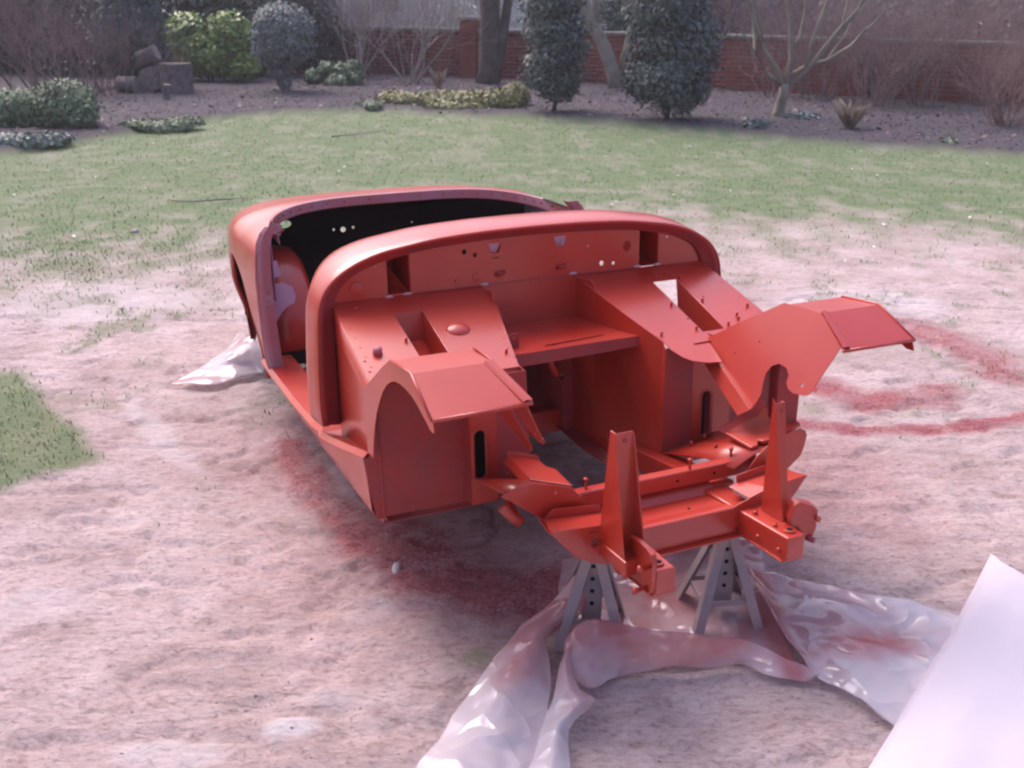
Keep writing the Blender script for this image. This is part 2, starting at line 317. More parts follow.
# crumbs of soil and small clods
def crumbs(name, n, region, smin, smax, m, label, seed):
    rs = np.random.RandomState(seed); V = []; F = []
    x, y = region(rs, n); k = 0
    base = np.array([(1, 0, 0), (0, 1, 0), (-1, 0, 0), (0, -1, 0), (0, 0, .8), (0, 0, -.5)]); fc = np.array([(0, 1, 4), (1, 2, 4), (2, 3, 4), (3, 0, 4), (1, 0, 5), (2, 1, 5), (3, 2, 5), (0, 3, 5)])
    for i in range(len(x)):
        s = smin+(smax-smin)*rs.rand()**2.5; b = base*s*(.6+.8*rs.rand(6, 1)); an = rs.rand()*6.3; c_, s_ = math.cos(an), math.sin(an)
        b = b@np.array([[c_, s_, 0], [-s_, c_, 0], [0, 0, 1]]); V.append(b+[x[i], y[i], ground_z(x[i], y[i])+s*.15]); F.append(fc+6*i)
    return setp(npmesh(name, np.vstack(V), np.vstack(F), m), label, 'soil', kind='stuff')
MUDM = mat('mud_crumb', (.30, .235, .22), .95, .2, (.50, .42, .41), 30)
BEDM = mat('bed_crumb', (.045, .040, .045), .95, .2, (.115, .10, .11), 20)
def rg1(rs, n):
    y = 1.6+4.2*rs.rand(n); x = (rs.rand(n)*2-1)*(.5+y*.62); b_, g_, *_ = masks(x, y); k = (g_ < .5); return x[k], y[k]
def rg2(rs, n):
    x = rs.rand(n)*15-7.5; yb = np.interp(x, BX, BY); y = yb+.1+rs.rand(n)*7.5; k = y < np.interp(x, [-40, 3.0, 40], [36, 19.95, -4.3])-.3; return x[k], y[k]
crumbs('soil_crumbs', 3000, rg1, .0012, .0045, MUDM, 'loose pinkish soil crumbs and clods scattered over the trodden mud', 5)
crumbs('bed_crumbs', 16000, rg2, .005, .018, BEDM, 'dark loose soil lumps of the flower bed below the brick wall', 6)

# ------------------------------------------------------------------ the car shell
car = thing('car_body_shell', 'stripped sports car body shell in red oxide primer propped up on the lawn', 'car body')
yaw, tx, ty = R(24.4026), R(-3.25669), R(-.52145)
car.rotation_euler = (Matrix.Rotation(yaw, 3, 'Z')@Matrix.Rotation(tx, 3, 'X')@Matrix.Rotation(ty, 3, 'Y')).to_euler()
car.location = (.0666, 2.92307, .2492)
T = .0025
# scuttle -------------------------------------------------
Fh = [(0, .648), (.1, .647), (.18, .645), (.30, .638), (.385, .627), (.465, .614), (.535, .592), (.59, .562), (.625, .53), (.645, .495), (.655, .45), (.66, .38), (.665, .30), (.668, .2), (.665, .142)]
Fc = crom(Fh, 40); Ff = np.vstack([Fc[::-1]*[-1, 1], Fc[1:]])
nrm = np.zeros_like(Ff); dd = np.gradient(Ff, axis=0); nrm[:, 0] = -dd[:, 1]; nrm[:, 1] = dd[:, 0]; nrm /= np.linalg.norm(nrm, axis=1)[:, None]
sidew = sstep(.60, .50, Ff[:, 1])
rows = []
for yy, off, sc_ in ((-.0395, -.006, 0), (-.039, .000, 0), (-.036, .002, 0), (0, .0075, 0), (.035, .0125, 0), (.075, .016, 1), (.12, .014, 1), (.165, .006, 1), (.185, -.004, 1), (.188, -.014, 1)):
    r = []
    for i in range(len(Ff)):
        y_ = yy if not sc_ else .035+(yy-.035)*(1-.62*sidew[i]); r.append((Ff[i, 0]+nrm[i, 0]*off*(1-.45*sidew[i]), y_, Ff[i, 1]+nrm[i, 1]*off))
    rows.append(r)
scut = grid('scuttle', rows, PRIMER, car, T, -1)
# stepped gutter flange in front of the scuttle
Ih = [(0, .617), (.15, .614), (.3, .606), (.4, .593), (.47, .578), (.53, .557), (.57, .53), (.592, .495), (.602, .45), (.604, .38), (.604, .3), (.604, .2), (.604, .132)]
Ic = crom(Ih, 40); If = np.vstack([Ic[::-1]*[-1, 1], Ic[1:]])
mid = Ff*.68+If*.32; mi2 = Ff*.62+If*.38
grid('scuttle_flange', [[(a[0], -.038, a[1]) for a in Ff*.995+If*.005], [(a[0], -.034, a[1]) for a in mid], [(a[0], -.022, a[1]) for a in mi2], [(a[0], -.018, a[1]) for a in If*.9+Ff*.1], [(a[0], -.004, a[1]) for a in If]], WORN, car, T, 1)
grid('flange_seam', [[(a[0], -.0335, a[1]) for a in Ff*.82+If*.18], [(a[0], -.0365, a[1]) for a in Ff*.81+If*.19], [(a[0], -.0335, a[1]) for a in Ff*.80+If*.20]], PRIMER, car)
def arch_at(x): return float(np.interp(abs(x), Ic[:40, 0], Ic[:40, 1])) if abs(x) < .6 else .4
top = lambda a, b, n=14: [(a+(b-a)*i/(n-1), arch_at(a+(b-a)*i/(n-1))+.006) for i in range(n)]
XZ = ((0, 0, 0), (1, 0, 0), (0, 0, 1))
trap = lambda cx, cz: [(cx-.02, cz+.014), (cx-.013, cz-.014), (cx+.013, cz-.014), (cx+.02, cz+.014)]
fire = plate('bulkhead_panel', [(-.373, .482)]+top(-.373, .373)+[(.373, .482)],
      [circ(-.208, .586, .0075), circ(-.175, .574, .007), trap(-.112, .588), trap(.10, .590), circ(.33, .553, .0135, .0165), circ(.241, .509, .0075, .008), circ(.282, .505, .0055), circ(.194, .566, .005),
       [(-.124, .560), (-.1, .562), (-.1, .557), (-.124, .555)]], *XZ, PRIMER, car, T)
for cx, cz in ((-.112, .588), (.10, .590)): mesh('lit_dash_tab', [(cx-.019, .004, cz+.013), (cx+.019, .004, cz+.013), (cx+.012, .02, cz-.016), (cx-.012, .02, cz-.016)], [(0, 1, 2, 3)], TABL, car, .001)  # added lavender tabs standing in for the lit dash behind the holes
for cx, cz, r_ in ((-.174, .509, .013), (-.235, .503, .007), (-.10, .503, .006)): tube('blanking_plug', [(cx, .001, cz), (cx, -.005, cz)], [r_, r_*.9], PRIMER, car, 16, bev=.001)
for cx in (-.10, .10): mesh('pressed_ridge', [(cx-.018, -.0025, .522), (cx+.018, -.0025, .522), (cx+.016, -.012, .512), (cx-.016, -.012, .512), (cx-.017, -.0025, .504), (cx+.017, -.0025, .504)], [(0, 1, 3, 2), (2, 3, 5, 4)], PRIMER, car)  # small raised ridges in plain primer
for s in (-1, 1):
    pts = [(s*.443, .482)]+[(s*(.443+(.604-.443)*i/12), 0) for i in range(13)]
    o_ = [(s*.443, .482)]+[(s*x, arch_at(x)+.006) for x in np.linspace(.443, .597, 14)]+[(s*.606, .45), (s*.606, .482)]
    plate('bulkhead_end', o_, [circ(s*.474, .569, .003)], *XZ, PRIMER, car, T)
    if s < 0: tube('blanking_plug', [(-.53, .001, .513), (-.53, -.006, .513)], [.023, .021], PRIMER, car, 20, bev=.001)
    # deep recess between the bulkhead panels
    a, b = s*.374, s*.442
    mesh('bulkhead_recess', [(a, .001, .485), (a, .001, .596), (a, .17, .60), (a, .17, .50), (b, .001, .485), (b, .001, .586), (b, .17, .60), (b, .17, .50)], [(0, 1, 2, 3), (4, 5, 6, 7), (0, 3, 7, 4), (3, 2, 6, 7)], PRIMER, car, T)
    mesh('recess_gusset', [(s*.38, .01, .49), (s*.438, .12, .495), (s*.438, .12, .59)], [(0, 1, 2)], PRIMER, car, T)
for (x, z) in ((-.386, .484), (-.15, .486), (.14, .488), (-.44, .482), (.437, .486), (.365, .487)): tube('weld_blob', [(x-.012, -.004, z), (x, -.007, z+.001), (x+.012, -.004, z)], [.003, .005, .003], SEALER, car, 6)
V = []; F_ = []
def dot(c, d, r_):
    k_ = len(V); c = Vector(c); d = Vector(d).normalized(); V.extend(ring(c, d, r_, 7)+ring(c+d*.0012, d, r_*.6, 7)); F_.extend([(k_+j, k_+(j+1) % 7, k_+7+(j+1) % 7, k_+7+j) for j in range(7)]+[tuple(range(k_+7, k_+14))])
for x_ in np.arange(-.36, .37, .045): dot((x_, -.0015, .491), (0, -1, 0), .0038)
for s in (-1, 1):
    for z_ in np.arange(.03, .34, .04): dot((s*.388, -.3825, z_), (0, -1, 0), .004); dot((s*.616, -.3825, z_), (0, -1, 0), .0035)
    for x_ in np.arange(.40, .61, .04): dot((s*x_, -.3825, .012), (0, -1, 0), .0035)
    for y_ in np.arange(-.36, -.02, .045): dot((s*.592, y_, .480+.32*y_+.0013), (0, -.32, 1), .0036); dot((s*(.175+.12*abs(y_)), y_, .480+.32*y_+.0013), (0, -.32, 1), .0036)
setp(mesh('spot_welds', V, F_, PRIMER, car), kind='stuff')
grid('panel_seam', [[(x_, -.0018, .4815) for x_ in (-.36, 0, .36)], [(x_, -.0055, .4825) for x_ in (-.36, 0, .36)], [(x_, -.0018, .4850) for x_ in (-.36, 0, .36)]], WORN, car)
# footwell boxes -------------------------------------------
sl = .32; TZ = lambda y: .480+sl*y
U = Vector((0, 1, sl)).normalized(); k = math.sqrt(1+sl*sl)
STUDS = {1: [(.356, -.084), (.393, -.067), (.432, -.06), (.465, -.089), (.458, -.226), (.35, -.225), (.58, -.282), (.516, -.319), (.507, -.339), (.459, -.358), (.35, -.357), (.232, -.361)], -1: [(-.55, -.051), (-.469, -.226), (-.23, -.335)]}
for s in (-1, 1):
    hf = -.298 if s < 0 else -.371
    ho = [(s*.373, -.087*k), (s*.457, -.087*k), (s*.458, hf*k), (s*.377, hf*k)]
    if s > 0: ho = [(.370, -.087*k), (.457, -.087*k), (.440, hf*k), (.364, hf*k)]
    out = [(s*.604, .002*k), (s*.155, .002*k), (s*.160, -.108*k), (s*.221, -.389*k), (s*.221, -.43*k), (s*.232, -.468*k), (s*.249, -.49*k), (s*.288, -.509*k), (s*.33, -.515*k), (s*.352, -.41*k), (s*.615, -.392*k)]
    if s < 0: out = out[:4]+[(s*.222, -.402*k), (s*.30, -.402*k), (s*.42, -.40*k)]+out[-1:]
    hs_ = [ho]+[circ(x_, y_*k, .004, n=10) for x_, y_ in (((-.6, -.288), (-.602, -.335), (-.40, -.34)) if s < 0 else ((.48, -.2), (.36, -.30)))]
    plate('footwell_top', out, hs_, (0, 0, .480), (1, 0, 0), U, PRIMER, car, T)
    if s < 0:
        rr = []
        for i in range(7):
            a = i/6*math.pi/2; rr.append([(-.313+.034*math.cos(a)*math.cos(b_), -.203+.030*math.cos(a)*math.sin(b_), TZ(-.203+.030*math.cos(a)*math.sin(b_))+.014*math.sin(a)) for b_ in np.linspace(0, 2*math.pi, 25)])
        grid('pressed_dome', rr, PRIMER, car)
        tube('blanking_cap', [(-.558, -.262, .397), (-.559, -.266, .412), (-.559, -.267, .416)], [.013, .012, .007], DUSTY, car, 14)
    for x_, y_ in STUDS[s]:
        tube('stud', [(x_, y_, TZ(y_)-.002), (x_, y_-.003, TZ(y_)+.013)], .0042, PRIMER, car, 7, bev=.0007)
    # boxed sides of the opening
    xi, xo = abs(ho[0][0]), abs(ho[1][0]); d_ = .16 if s < 0 else .2
    P = [(s*xi, -.087, TZ(-.087)), (s*xo, -.087, TZ(-.087)), (ho[2][0], hf, TZ(hf)), (ho[3][0], hf, TZ(hf))]
    Q = [(q[0]+s*(.0 if i in (1, 2) else .0), q[1]-(.03 if i < 2 else -.0), q[2]-d_) for i, q in enumerate(P)]
    fcs = [(0, 3, 7, 4), (1, 0, 4, 5), (3, 2, 6, 7), (2, 1, 5, 6)] if s < 0 else [(2, 1, 5, 6), (3, 2, 6, 7)]
    mesh('opening_liner', P+Q, fcs, PRIMER, car, T)
    if s < 0: tube('steering_sleeve', [(-.40, -.10, .33), (-.405, -.28, .27)], [.05, .035], PRIMER, car, 16)
    # inner side panel facing the engine bay
    ins = [(s*.155, .035, .484), (s*.160, -.108, TZ(-.108)+.004), (s*.221, -.389, TZ(-.389)-.001), (s*.212, -.418, .34)]
    bot = [(s*.160, .04, -.03), (s*.163, -.108, -.02), (s*.205, -.389, .02), (s*.205, -.418, .03)]
    grid('footwell_side', [ins, bot], PRIMER, car, T, smooth=False)
    mesh('side_corner_lip', [(s*.155, -.02, .474), (s*.165, -.105, .458), (s*.158, -.085, .480)], [(0, 1, 2)], PRIMER, car, T)
    # front of the footwell
    grid('footwell_front', [[(s*.212, -.418, .345), (s*.30, -.420, .345)], [(s*.205, -.418, .02), (s*.30, -.420, .02)]], WORN, car, T, smooth=False)
    ez = lambda x: 0
    plate('slotted_front_panel', [(s*.30, .0), (s*(.375 if s < 0 else .43), .0), (s*(.375 if s < 0 else .43), .30), (s*.375, .35), (s*.30, .35)], [slot(s*.348, .137, .0145, .066)], (0, -.421, 0), (1, 0, 0), (0, .0, 1), PRIMER, car, T)
    plate('slot_shade_plate', [(s*.305, .0), (s*.37, .0), (s*.37, .34), (s*.305, .34)], [], (0, -.385, 0), (1, 0, 0), (0, 0, 1), BLACK, car, T)  # added black plate, paints the slot dark against the lit footwell
    grid('slot_rim', [[(s*.348+(q[0])*m_, y_, .137+q[1]*(1+.12*(m_-1))) for q in slot(0, 0, .0155, .068)+[slot(0, 0, .0155, .068)[0]]] for m_, y_ in ((1, -.421), (1.25, -.427), (1.5, -.4225))], PRIMER, car)
    plate('splash_panel', [(s*.372, -.004), (s*.622, -.002), (s*.628, .03), (s*.640, .10), (s*.642, .165), (s*.630, .170), (s*.628, .350), (s*.372, .350)], [], (0, -.381, 0), (1, 0, 0), (0, 0, 1), WORN, car, T)
    grid('splash_seam', [[(s*.600, -.384, z) for z in (0, .35)], [(s*.603, -.389, z) for z in (0, .35)], [(s*.606, -.384, z) for z in (0, .35)]], WORN, car)
    grid('front_return', [[(s*.373, -.383, .36), (s*.373, -.421, .36)], [(s*.373, -.383, -.004), (s*.373, -.421, 0)]], WORN, car, T, smooth=False)
    # outer side panel, footwell top edge down to the sill
    rows = []
    for u in np.linspace(0, 1, 12):
        y_ = -.002-.42*u; x_ = .604+.026*u; zt = TZ(y_)-.001; zb = .100+.085*u
        rows.append([(s*(x_-.014*u*(1-q)), y_, zt+(zb-zt)*q) for q in np.linspace(0, 1, 5)])
    grid('outer_side_panel', rows, PRIMER, car, T)
    # wheel arch flange with the cut-out
    ol = [(-.375, .175), (-.375, .352), (-.392, .355), (-.44, .385), (-.50, .420), (-.56, .455), (-.605, .478), (-.635, .483), (-.70, .487), (-.758, .489), (-.80, .472), (-.84, .450), (-.882, .424), (-.890, .400)]
    il = [(-.866, .400), (-.84, .412), (-.817, .420), (-.79, .431), (-.757, .440), (-.715, .445), (-.68, .445), (-.645, .441), (-.612, .431), (-.575, .413), (-.54, .387), (-.51, .355), (-.48, .318), (-.455, .275), (-.438, .235), (-.428, .205), (-.424, .180)]
    plate('arch_flange', ol+il, [], (s*.631, 0, 0), (0, 1, 0), (0, 0, 1), PRIMER, car, T)
    # wheel arch top and front flap
    rib = [(-.385, .352), (-.44, .384), (-.50, .419), (-.56, .453), (-.605, .476), (-.62, .481)]
    grid('arch_top', [[(s*x_, y_, z_) for x_ in (.630, .40+.3*(z_-.35))] for y_, z_ in rib]+[[(s*.630, -.758, .4885), (s*.446, -.758, .4885)]], PRIMER, car, T, smooth=False)
    grid('arch_flap', [[(s*.630, -.759, .489), (s*.446, -.759, .489)], [(s*.634, -.881, .428), (s*.411, -.881, .430)]], PRIMER, car, T, smooth=False)
    grid('flap_edge', [[(s*.466, -.757, .4905), (s*.431, -.883, .4325)], [(s*.461, -.757, .4945), (s*.426, -.883, .4365)], [(s*.446, -.758, .4945), (s*.411, -.884, .4355)]], PRIMER, car, T, smooth=False)
    tube('flap_rolled_edge', [(s*.634, -.884, .425), (s*.411, -.884, .427)], .0045, PRIMER, car, 8)
    tube('flap_outer_bead', [(s*.633, -.62, .483), (s*.632, -.758, .491), (s*.635, -.886, .426)], .0035, PRIMER, car, 8)
    # inner wing
    ux_ = Vector((0, 1, .0)); f_ = lambda y_, z_: Vector((s*(.486*z_+.166-.053*y_ if False else .166+.486*z_-.053*y_), y_, z_))
    o0 = f_(0, 0); e1 = (f_(1, 0)-o0); e2 = (f_(0, 1)-o0)
    e1n = e1.normalized(); e2o = (e2-e1n*e2.dot(e1n)).normalized()
    def loc(y_, z_): d = f_(y_, z_)-o0; return (d.dot(e1n), d.dot(e2o))
    poly = [(-.398, .349), (-.515, .424), (-.627, .490), (-.70, .491), (-.759, .490), (-.811, .463), (-.864, .432), (-.857, .40), (-.846, .359), (-.840, .333), (-.836, .316), (-.828, .308), (-.815, .304), (-.782, .301), (-.761, .306), (-.748, .318), (-.745, .335), (-.728, .349), (-.70, .353), (-.678, .343), (-.668, .322), (-.674, .295), (-.683, .270), (-.68, .252), (-.673, .236), (-.642, .215), (-.445, .296)]
    plate('inner_wing', [loc(*q) for q in poly], [circ(*loc(-.80, .325), .006, n=12), circ(*loc(-.845, .325), .006, n=12), circ(*loc(-.60, .385), .003, n=8), circ(*loc(-.53, .34), .003, n=8)], o0, e1n, e2o, PRIMER, car, T)
    # diagonal strut
    st = [f_(-.440, .298), f_(-.497, .309)]; en = [f_(-.644, .212), f_(-.676, .236)]; dx = Vector((-s*.018, -.01, 0))
    if s > 0: mesh('diagonal_strut', [st[0], st[1], en[1], en[0], st[0]+dx, st[1]+dx, en[1]+dx, en[0]+dx], [(4, 5, 6, 7), (0, 4, 7, 3), (1, 5, 6, 2)], PRIMER, car, T, bev=.002)
    # post behind the inner wing cut-out
    None if s < 0 else mesh('damper_post', [(s*.395, -.64, .15 if s > 0 else .27), (s*.40, -.64, .36), (s*.385, -.69, .36), (s*.37, -.70, .15 if s > 0 else .27), (s*.42, -.72, .15 if s > 0 else .27), (s*.43, -.72, .34)], [(0, 1, 2, 3), (3, 2, 5, 4)], WORN, car, .003)
    # suspension turret
    tf = [(.185, .068), (.256, .158), (.30, .174), (.351, .188), (.395, .190), (.408, .184), (.438, .171), (.415, .157), (.389, .136), (.329, .091), (.30, .070)]
    if s > 0: tf = [(.20, .068), (.25, .118), (.271, .142), (.295, .160), (.34, .178), (.385, .191), (.402, .193), (.418, .184), (.424, .170), (.418, .140), (.408, .117), (.369, .088), (.323, .069)]
    plate('turret_front', [(s*a, b) for a, b in tf], [circ(s*.30, .155, .004, n=8)], (0, -.762, 0), (1, 0, 0), (0, 0, 1), PRIMER, car, .004, bev=.001)
    if s > 0:
        pad = [(.271, -.621, .153), (.355, -.607, .174), (.414, -.580, .188), (.430, -.640, .192), (.425, -.735, .190), (.349, -.745, .172), (.327, -.742, .167), (.307, -.738, .162), (.302, -.722, .160), (.288, -.740, .157), (.268, -.739, .152)]
        mesh('turret_pad', pad, [tuple(range(11))], PRIMER, car, .010, bev=.002)
        mesh('wing_foot_lip', [(.262, -.600, .165), (.318, -.668, .226), (.330, -.690, .262), (.268, -.617, .153), (.327, -.683, .214), (.338, -.700, .25)], [(0, 1, 4, 3), (1, 2, 5, 4)], WORN, car, .004)
        for x_, y_ in ((.311, -.655), (.343, -.662), (.378, -.629), (.377, -.672)): z_ = .160+.25*(x_-.30)+.0055; tube('bolt_hole', [(x_, y_, z_-.005), (x_, y_, z_-.0015)], .0042, BLACK, car, 9)
    plate_ = [(s*.291, -.471, .130), (s*.235, -.538, .135), (s*.227, -.705, .140), (s*.316, -.653, .140)]
    if s < 0:
        plate_ = [(-.291, -.471, .138), (-.268, -.49, .139), (-.235, -.538, .140), (-.236, -.582, .14), (-.223, -.61, .14), (-.233, -.716, .14), (-.307, -.638, .14)]
        mesh('gusset_plate', plate_, [tuple(range(7))], PRIMER, car, .005, bev=.001)
        mesh('gusset_back_lip', [(-.291, -.470, .138), (-.268, -.489, .139), (-.235, -.537, .140), (-.235, -.535, .153), (-.268, -.487, .153), (-.291, -.468, .152)], [(0, 1, 4, 5), (1, 2, 3, 4)], PRIMER, car, .003)
        mesh('gusset_front_lip', [(-.307, -.640, .143), (-.233, -.718, .143), (-.231, -.722, .122), (-.309, -.644, .120)], [(0, 1, 2, 3)], WORN, car, .004, bev=.001)
        mesh('gusset_side_lip', [(-.291, -.470, .138), (-.307, -.638, .14), (-.322, -.640, .128), (-.303, -.470, .124)], [(0, 1, 2, 3)], PRIMER, car, .003, bev=.001)
    grid('turret_dish', [[(s*.205, -.422, .040), (s*.30, -.424, .055), (s*.37, -.425, .075)], [(s*.205, -.52, .068), (s*.27, -.52, .092), (s*.40, -.52, .115)], [(s*.205, -.63, .10), (s*.27, -.63, .132), (s*.42, -.63, .150)], [(s*.205, -.755, .115), (s*.27, -.755, .146), (s*.415, -.755, .165)]], PRIMER, car, T)
    for x_, y_, z_ in ((.25, -.50, .08), (.30, -.49, .09), (.245, -.62, .115)): tube('bolt', [(s*x_, y_, z_), (s*x_, y_, z_+.014)], .0045, PRIMER, car, 7)
    tube('damper_mount', [(s*.365, -.61, .075), (s*.345, -.625, .045), (s*.330, -.635, .030)], [.02, .017, .014], PRIMER, car, 12)
    # spring arm bracket: top lip and front face
    ak = 1 if s < 0 else .95
    fc = [(.13, .018), (.223, .0), (.262, .014), (.30, .036), (.336, .075), (.364, .111), (.300, .106), (.235, .100), (.13, .071)]
    plate('arm_bracket_front', [(s*a*(ak if a > .29 else 1), b) for a, b in fc], [circ(s*.250, .062, .0125, n=18), [(s*.266, .085), (s*.248, .086), (s*.248, .091), (s*.266, .090)]], (0, -.862, 0), (1, 0, 0), (0, 0, 1), PRIMER, car, .003, bev=.001)
    grid('arm_bracket_strip', [[(s*.364*ak, -.864, .1115), (s*.235, -.864, .1005), (s*.175, -.864, .084)], [(s*.342*ak, -.785, .104), (s*.200, -.785, .092), (s*.170, -.785, .085)]], PRIMER, car, T, smooth=False, bev=.001)
    plate('arm_bracket_lip', [(s*.342*ak, .102), (s*.318*ak, .125), (s*.192, .111), (s*.194, .090)], [], (0, -.783, 0), (1, 0, 0), (0, 0, 1), PRIMER, car, T, bev=.001)
    mesh('arm_bracket_base', [(s*.13, -.862, .018), (s*.223, -.862, .0), (s*.364*ak, -.862, .108), (s*.350*ak, -.77, .105), (s*.223, -.77, .0), (s*.13, -.77, .018)], [(0, 1, 4, 5), (1, 2, 3, 4)], PRIMER, car, T)
    # chassis rail and front leg
    prism('chassis_rail', None, [(s*.165, .1, -.075), (s*.235, .1, -.075), (s*.235, .1, -.012), (s*.165, .1, -.012)], [(s*.165, -.72, .0), (s*.235, -.72, .0), (s*.235, -.72, .066), (s*.165, -.72, .066)], PRIMER, car, .004)
    lg = [(.150, .0), (.200, .0), (.200, .060), (.150, .060)]
    prism('front_leg', None, [(s*(a-(.014 if a < .16 else 0)), -.70, b) for a, b in lg], [(s*a, -1.040, b) for a, b in lg], PRIMER, car, .004)
    box('leg_flange', (min(s*.143, s*.206), -1.030, -.004), (max(s*.143, s*.206), -.84, .0005), PRIMER, car, .001)
    tube('leg_hole_collar', [(s*.177, -1.012, .060), (s*.177, -1.012, .0655)], .0135, PRIMER, car, 16, bev=.001)
    tube('leg_hole', [(s*.177, -1.012, .061), (s*.177, -1.012, .0662)], .008, BLACK, car, 14)
    for y_ in (-.94, -1.015): tube('bolt', [(s*.150, y_, .022), (s*.142, y_, .022)], .006, PRIMER, car, 6)
    for y_ in (-.975, -.90): tube('bolt', [(s*.165, y_, .060), (s*.165, y_, .067)], .006, PRIMER, car, 6)
    # upright bracket: tapered outer plate, web, tapered inner plate
    if s < 0: V = [(-.231, -.897, .341), (-.231, -.918, .340), (-.235, -.975, .032), (-.235, -.853, .050), (-.190, -.918, .340), (-.190, -.930, .010), (-.231, -.930, .010), (-.188, -.922, .334), (-.189, -.975, .090), (-.189, -.985, .02)]; fcs = [(0, 1, 6, 2, 3), (1, 4, 5, 6), (4, 7, 8, 9, 5)]
    else: V = [(.192, -.909, .341), (.192, -.916, .340), (.192, -.970, .055), (.192, -.888, .055), (.218, -.916, .340), (.207, -.970, .055), (.220, -.902, .338), (.210, -.93, .055), (.192, -.908, .350)]; fcs = [(0, 8, 1, 2, 3), (1, 4, 5, 2), (4, 6, 7, 5)]
    mesh('upright_bracket', V, fcs, PRIMER, car, .004, bev=.001)
    box('bracket_foot', (min(s*.19, s*.24), -.98, .028 if s < 0 else .0), (max(s*.19, s*.24), -.855, .062), PRIMER, car, .003)
    tube('bracket_hole', [(s*.210, -.914, .322), (s*.210, -.923, .322)], .005, WORN, car, 10)
    if s > 0:
        mesh('bumper_horn', [(.198, -.97, .078), (.210, -.975, .112), (.222, -.98, .118), (.258, -.985, .104), (.270, -.99, .092), (.268, -.99, .045), (.258, -.985, .012), (.238, -.98, .030), (.222, -.975, .052), (.203, -.97, .058)], [tuple(range(10))], PRIMER, car, .030, bev=.005)
        tube('bolt', [(.262, -1.0, .072), (.262, -1.012, .072)], .007, PRIMER, car, 8)
        tube('bolt', [(.243, -.99, .022), (.252, -1.012, .020)], .007, WORN, car, 8)
    else:
        pl = [(-.94, .002), (-.94, .063), (-.955, .110), (-.988, .114), (-1.021, .111), (-1.043, .104), (-1.049, .083), (-1.048, .054), (-1.044, .022), (-1.036, .010), (-1.01, .004), (-.985, .004)]
        plate('tow_bracket', pl, [], (-.203, 0, 0), (0, 1, 0), (0, 0, 1), PRIMER, car, .004, bev=.002)
        grid('bracket_rim', [[(-.205, y_, z_) for y_, z_ in pl[2:10]], [(-.215, y_, z_) for y_, z_ in pl[2:10]]], PRIMER, car, .002, smooth=False)
        for y_, z_ in ((-.97, .031), (-1.013, .013), (-1.03, .072)): tube('bolt', [(-.203, y_, z_), (-.232, y_-.004, z_-.002), (-.233, y_-.004, z_-.002), (-.240, y_, z_)], [.005, .005, .009, .009], PRIMER, car, 8)
# crossmembers
box('rear_crossmember', (-.232, -.722, .078), (.302, -.690, .120), PRIMER, car, .004)
box('front_crossmember', (-.139, -.866, .0), (.139, -.848, .070), PRIMER, car, .004)
grid('crossmember_pan', [[(x_, y_, z_) for x_ in (-.165, 0, .165)] for y_, z_ in ((-.700, .076), (-.722, .060), (-.735, .050), (-.80, .051), (-.86, .066))], PRIMER, car, T, smooth=False)
box('crossmember_lip', (-.155, -.882, -.004), (.155, -.862, .0005), PRIMER, car, .001)
for x_, y_, z_ in ((-.19, -.705, .12), (.235, -.70, .12), (.10, -.715, .12)): tube('stud', [(x_, y_, z_), (x_, y_, z_+.022), (x_, y_, z_+.022), (x_, y_, z_+.028)], [.0035, .0035, .0065, .0065], PRIMER, car, 8)
for x_ in (-.21, .06, .17): tube('bolt_hole', [(x_, -.720, .098), (x_, -.7228, .098)], .004, BLACK, car, 8)
tube('bolt_hole', [(.05, -.79, .052), (.05, -.79, .0535)], .004, BLACK, car, 8)
# battery shelf and the firewall behind it
plate('firewall_panel', [(-.156, .352), (.156, .352), (.156, .486), (-.156, .486)], [], (0, .004, 0), (1, 0, 0), (0, 0, 1), PRIMER, car, T)
shl = [(-.152, .0), (.152, .0), (.160, -.108), (.200, -.295), (.06, -.293), (-.08, -.300), (-.206, -.303), (-.160, -.108)]
sh_slot = [(-.085, -.262), (-.075, -.256), (.085, -.238), (.118, -.232), (.125, -.238), (.10, -.248), (-.06, -.270), (-.08, -.269)]
plate('battery_shelf', shl, [sh_slot], (0, 0, .353), (1, 0, 0), (0, 1, 0), PRIMER, car, T)
grid('shelf_lip', [[(-.208, -.304, .353), (-.08, -.301, .354), (.06, -.294, .353), (.201, -.296, .353)], [(-.215, -.306, .318), (-.08, -.303, .319), (.06, -.296, .320), (.203, -.298, .326)]], WORN, car, T, smooth=False)
plate('shelf_bracket', [(-.018, 0), (-.014, .040), (.014, .040), (.018, 0)], [circ(0, .028, .004, n=10)], (-.165, -.235, .354), (1, .05, 0), (0, -.1, 1), WORN, car, T)
tube('hanging_tab', [(-.04, -.20, .352), (-.036, -.205, .275), (-.020, -.21, .25), (-.003, -.212, .238)], [.008, .011, .011, .009], PRIMER, car, 8)
# lower firewall with transmission tunnel
plate('lower_firewall', [(-.16, -.03), (-.16, .352), (.16, .352), (.16, -.03), (.122, -.03), (.122, .30), (.09, .33), (-.11, .33), (-.15, .29), (-.15, -.03)], [], (0, .032, 0), (1, 0, 0), (0, 0, 1), WORN, car, T)
prof = [(-.15, -.03), (-.15, .20), (-.13, .27), (-.09, .31), (.08, .31), (.11, .27), (.122, .20), (.122, -.03)]
tun = grid('transmission_tunnel', [[(a*(1 if y_ < .3 else .8), y_, (b if y_ < .3 else b*.75)) for a, b in prof] for y_ in (.034, .25, .55, 1.15)], WORN, car, T)
box('gearbox_crossmember', (-.165, .06, -.04), (.165, .12, .035), PRIMER, car)
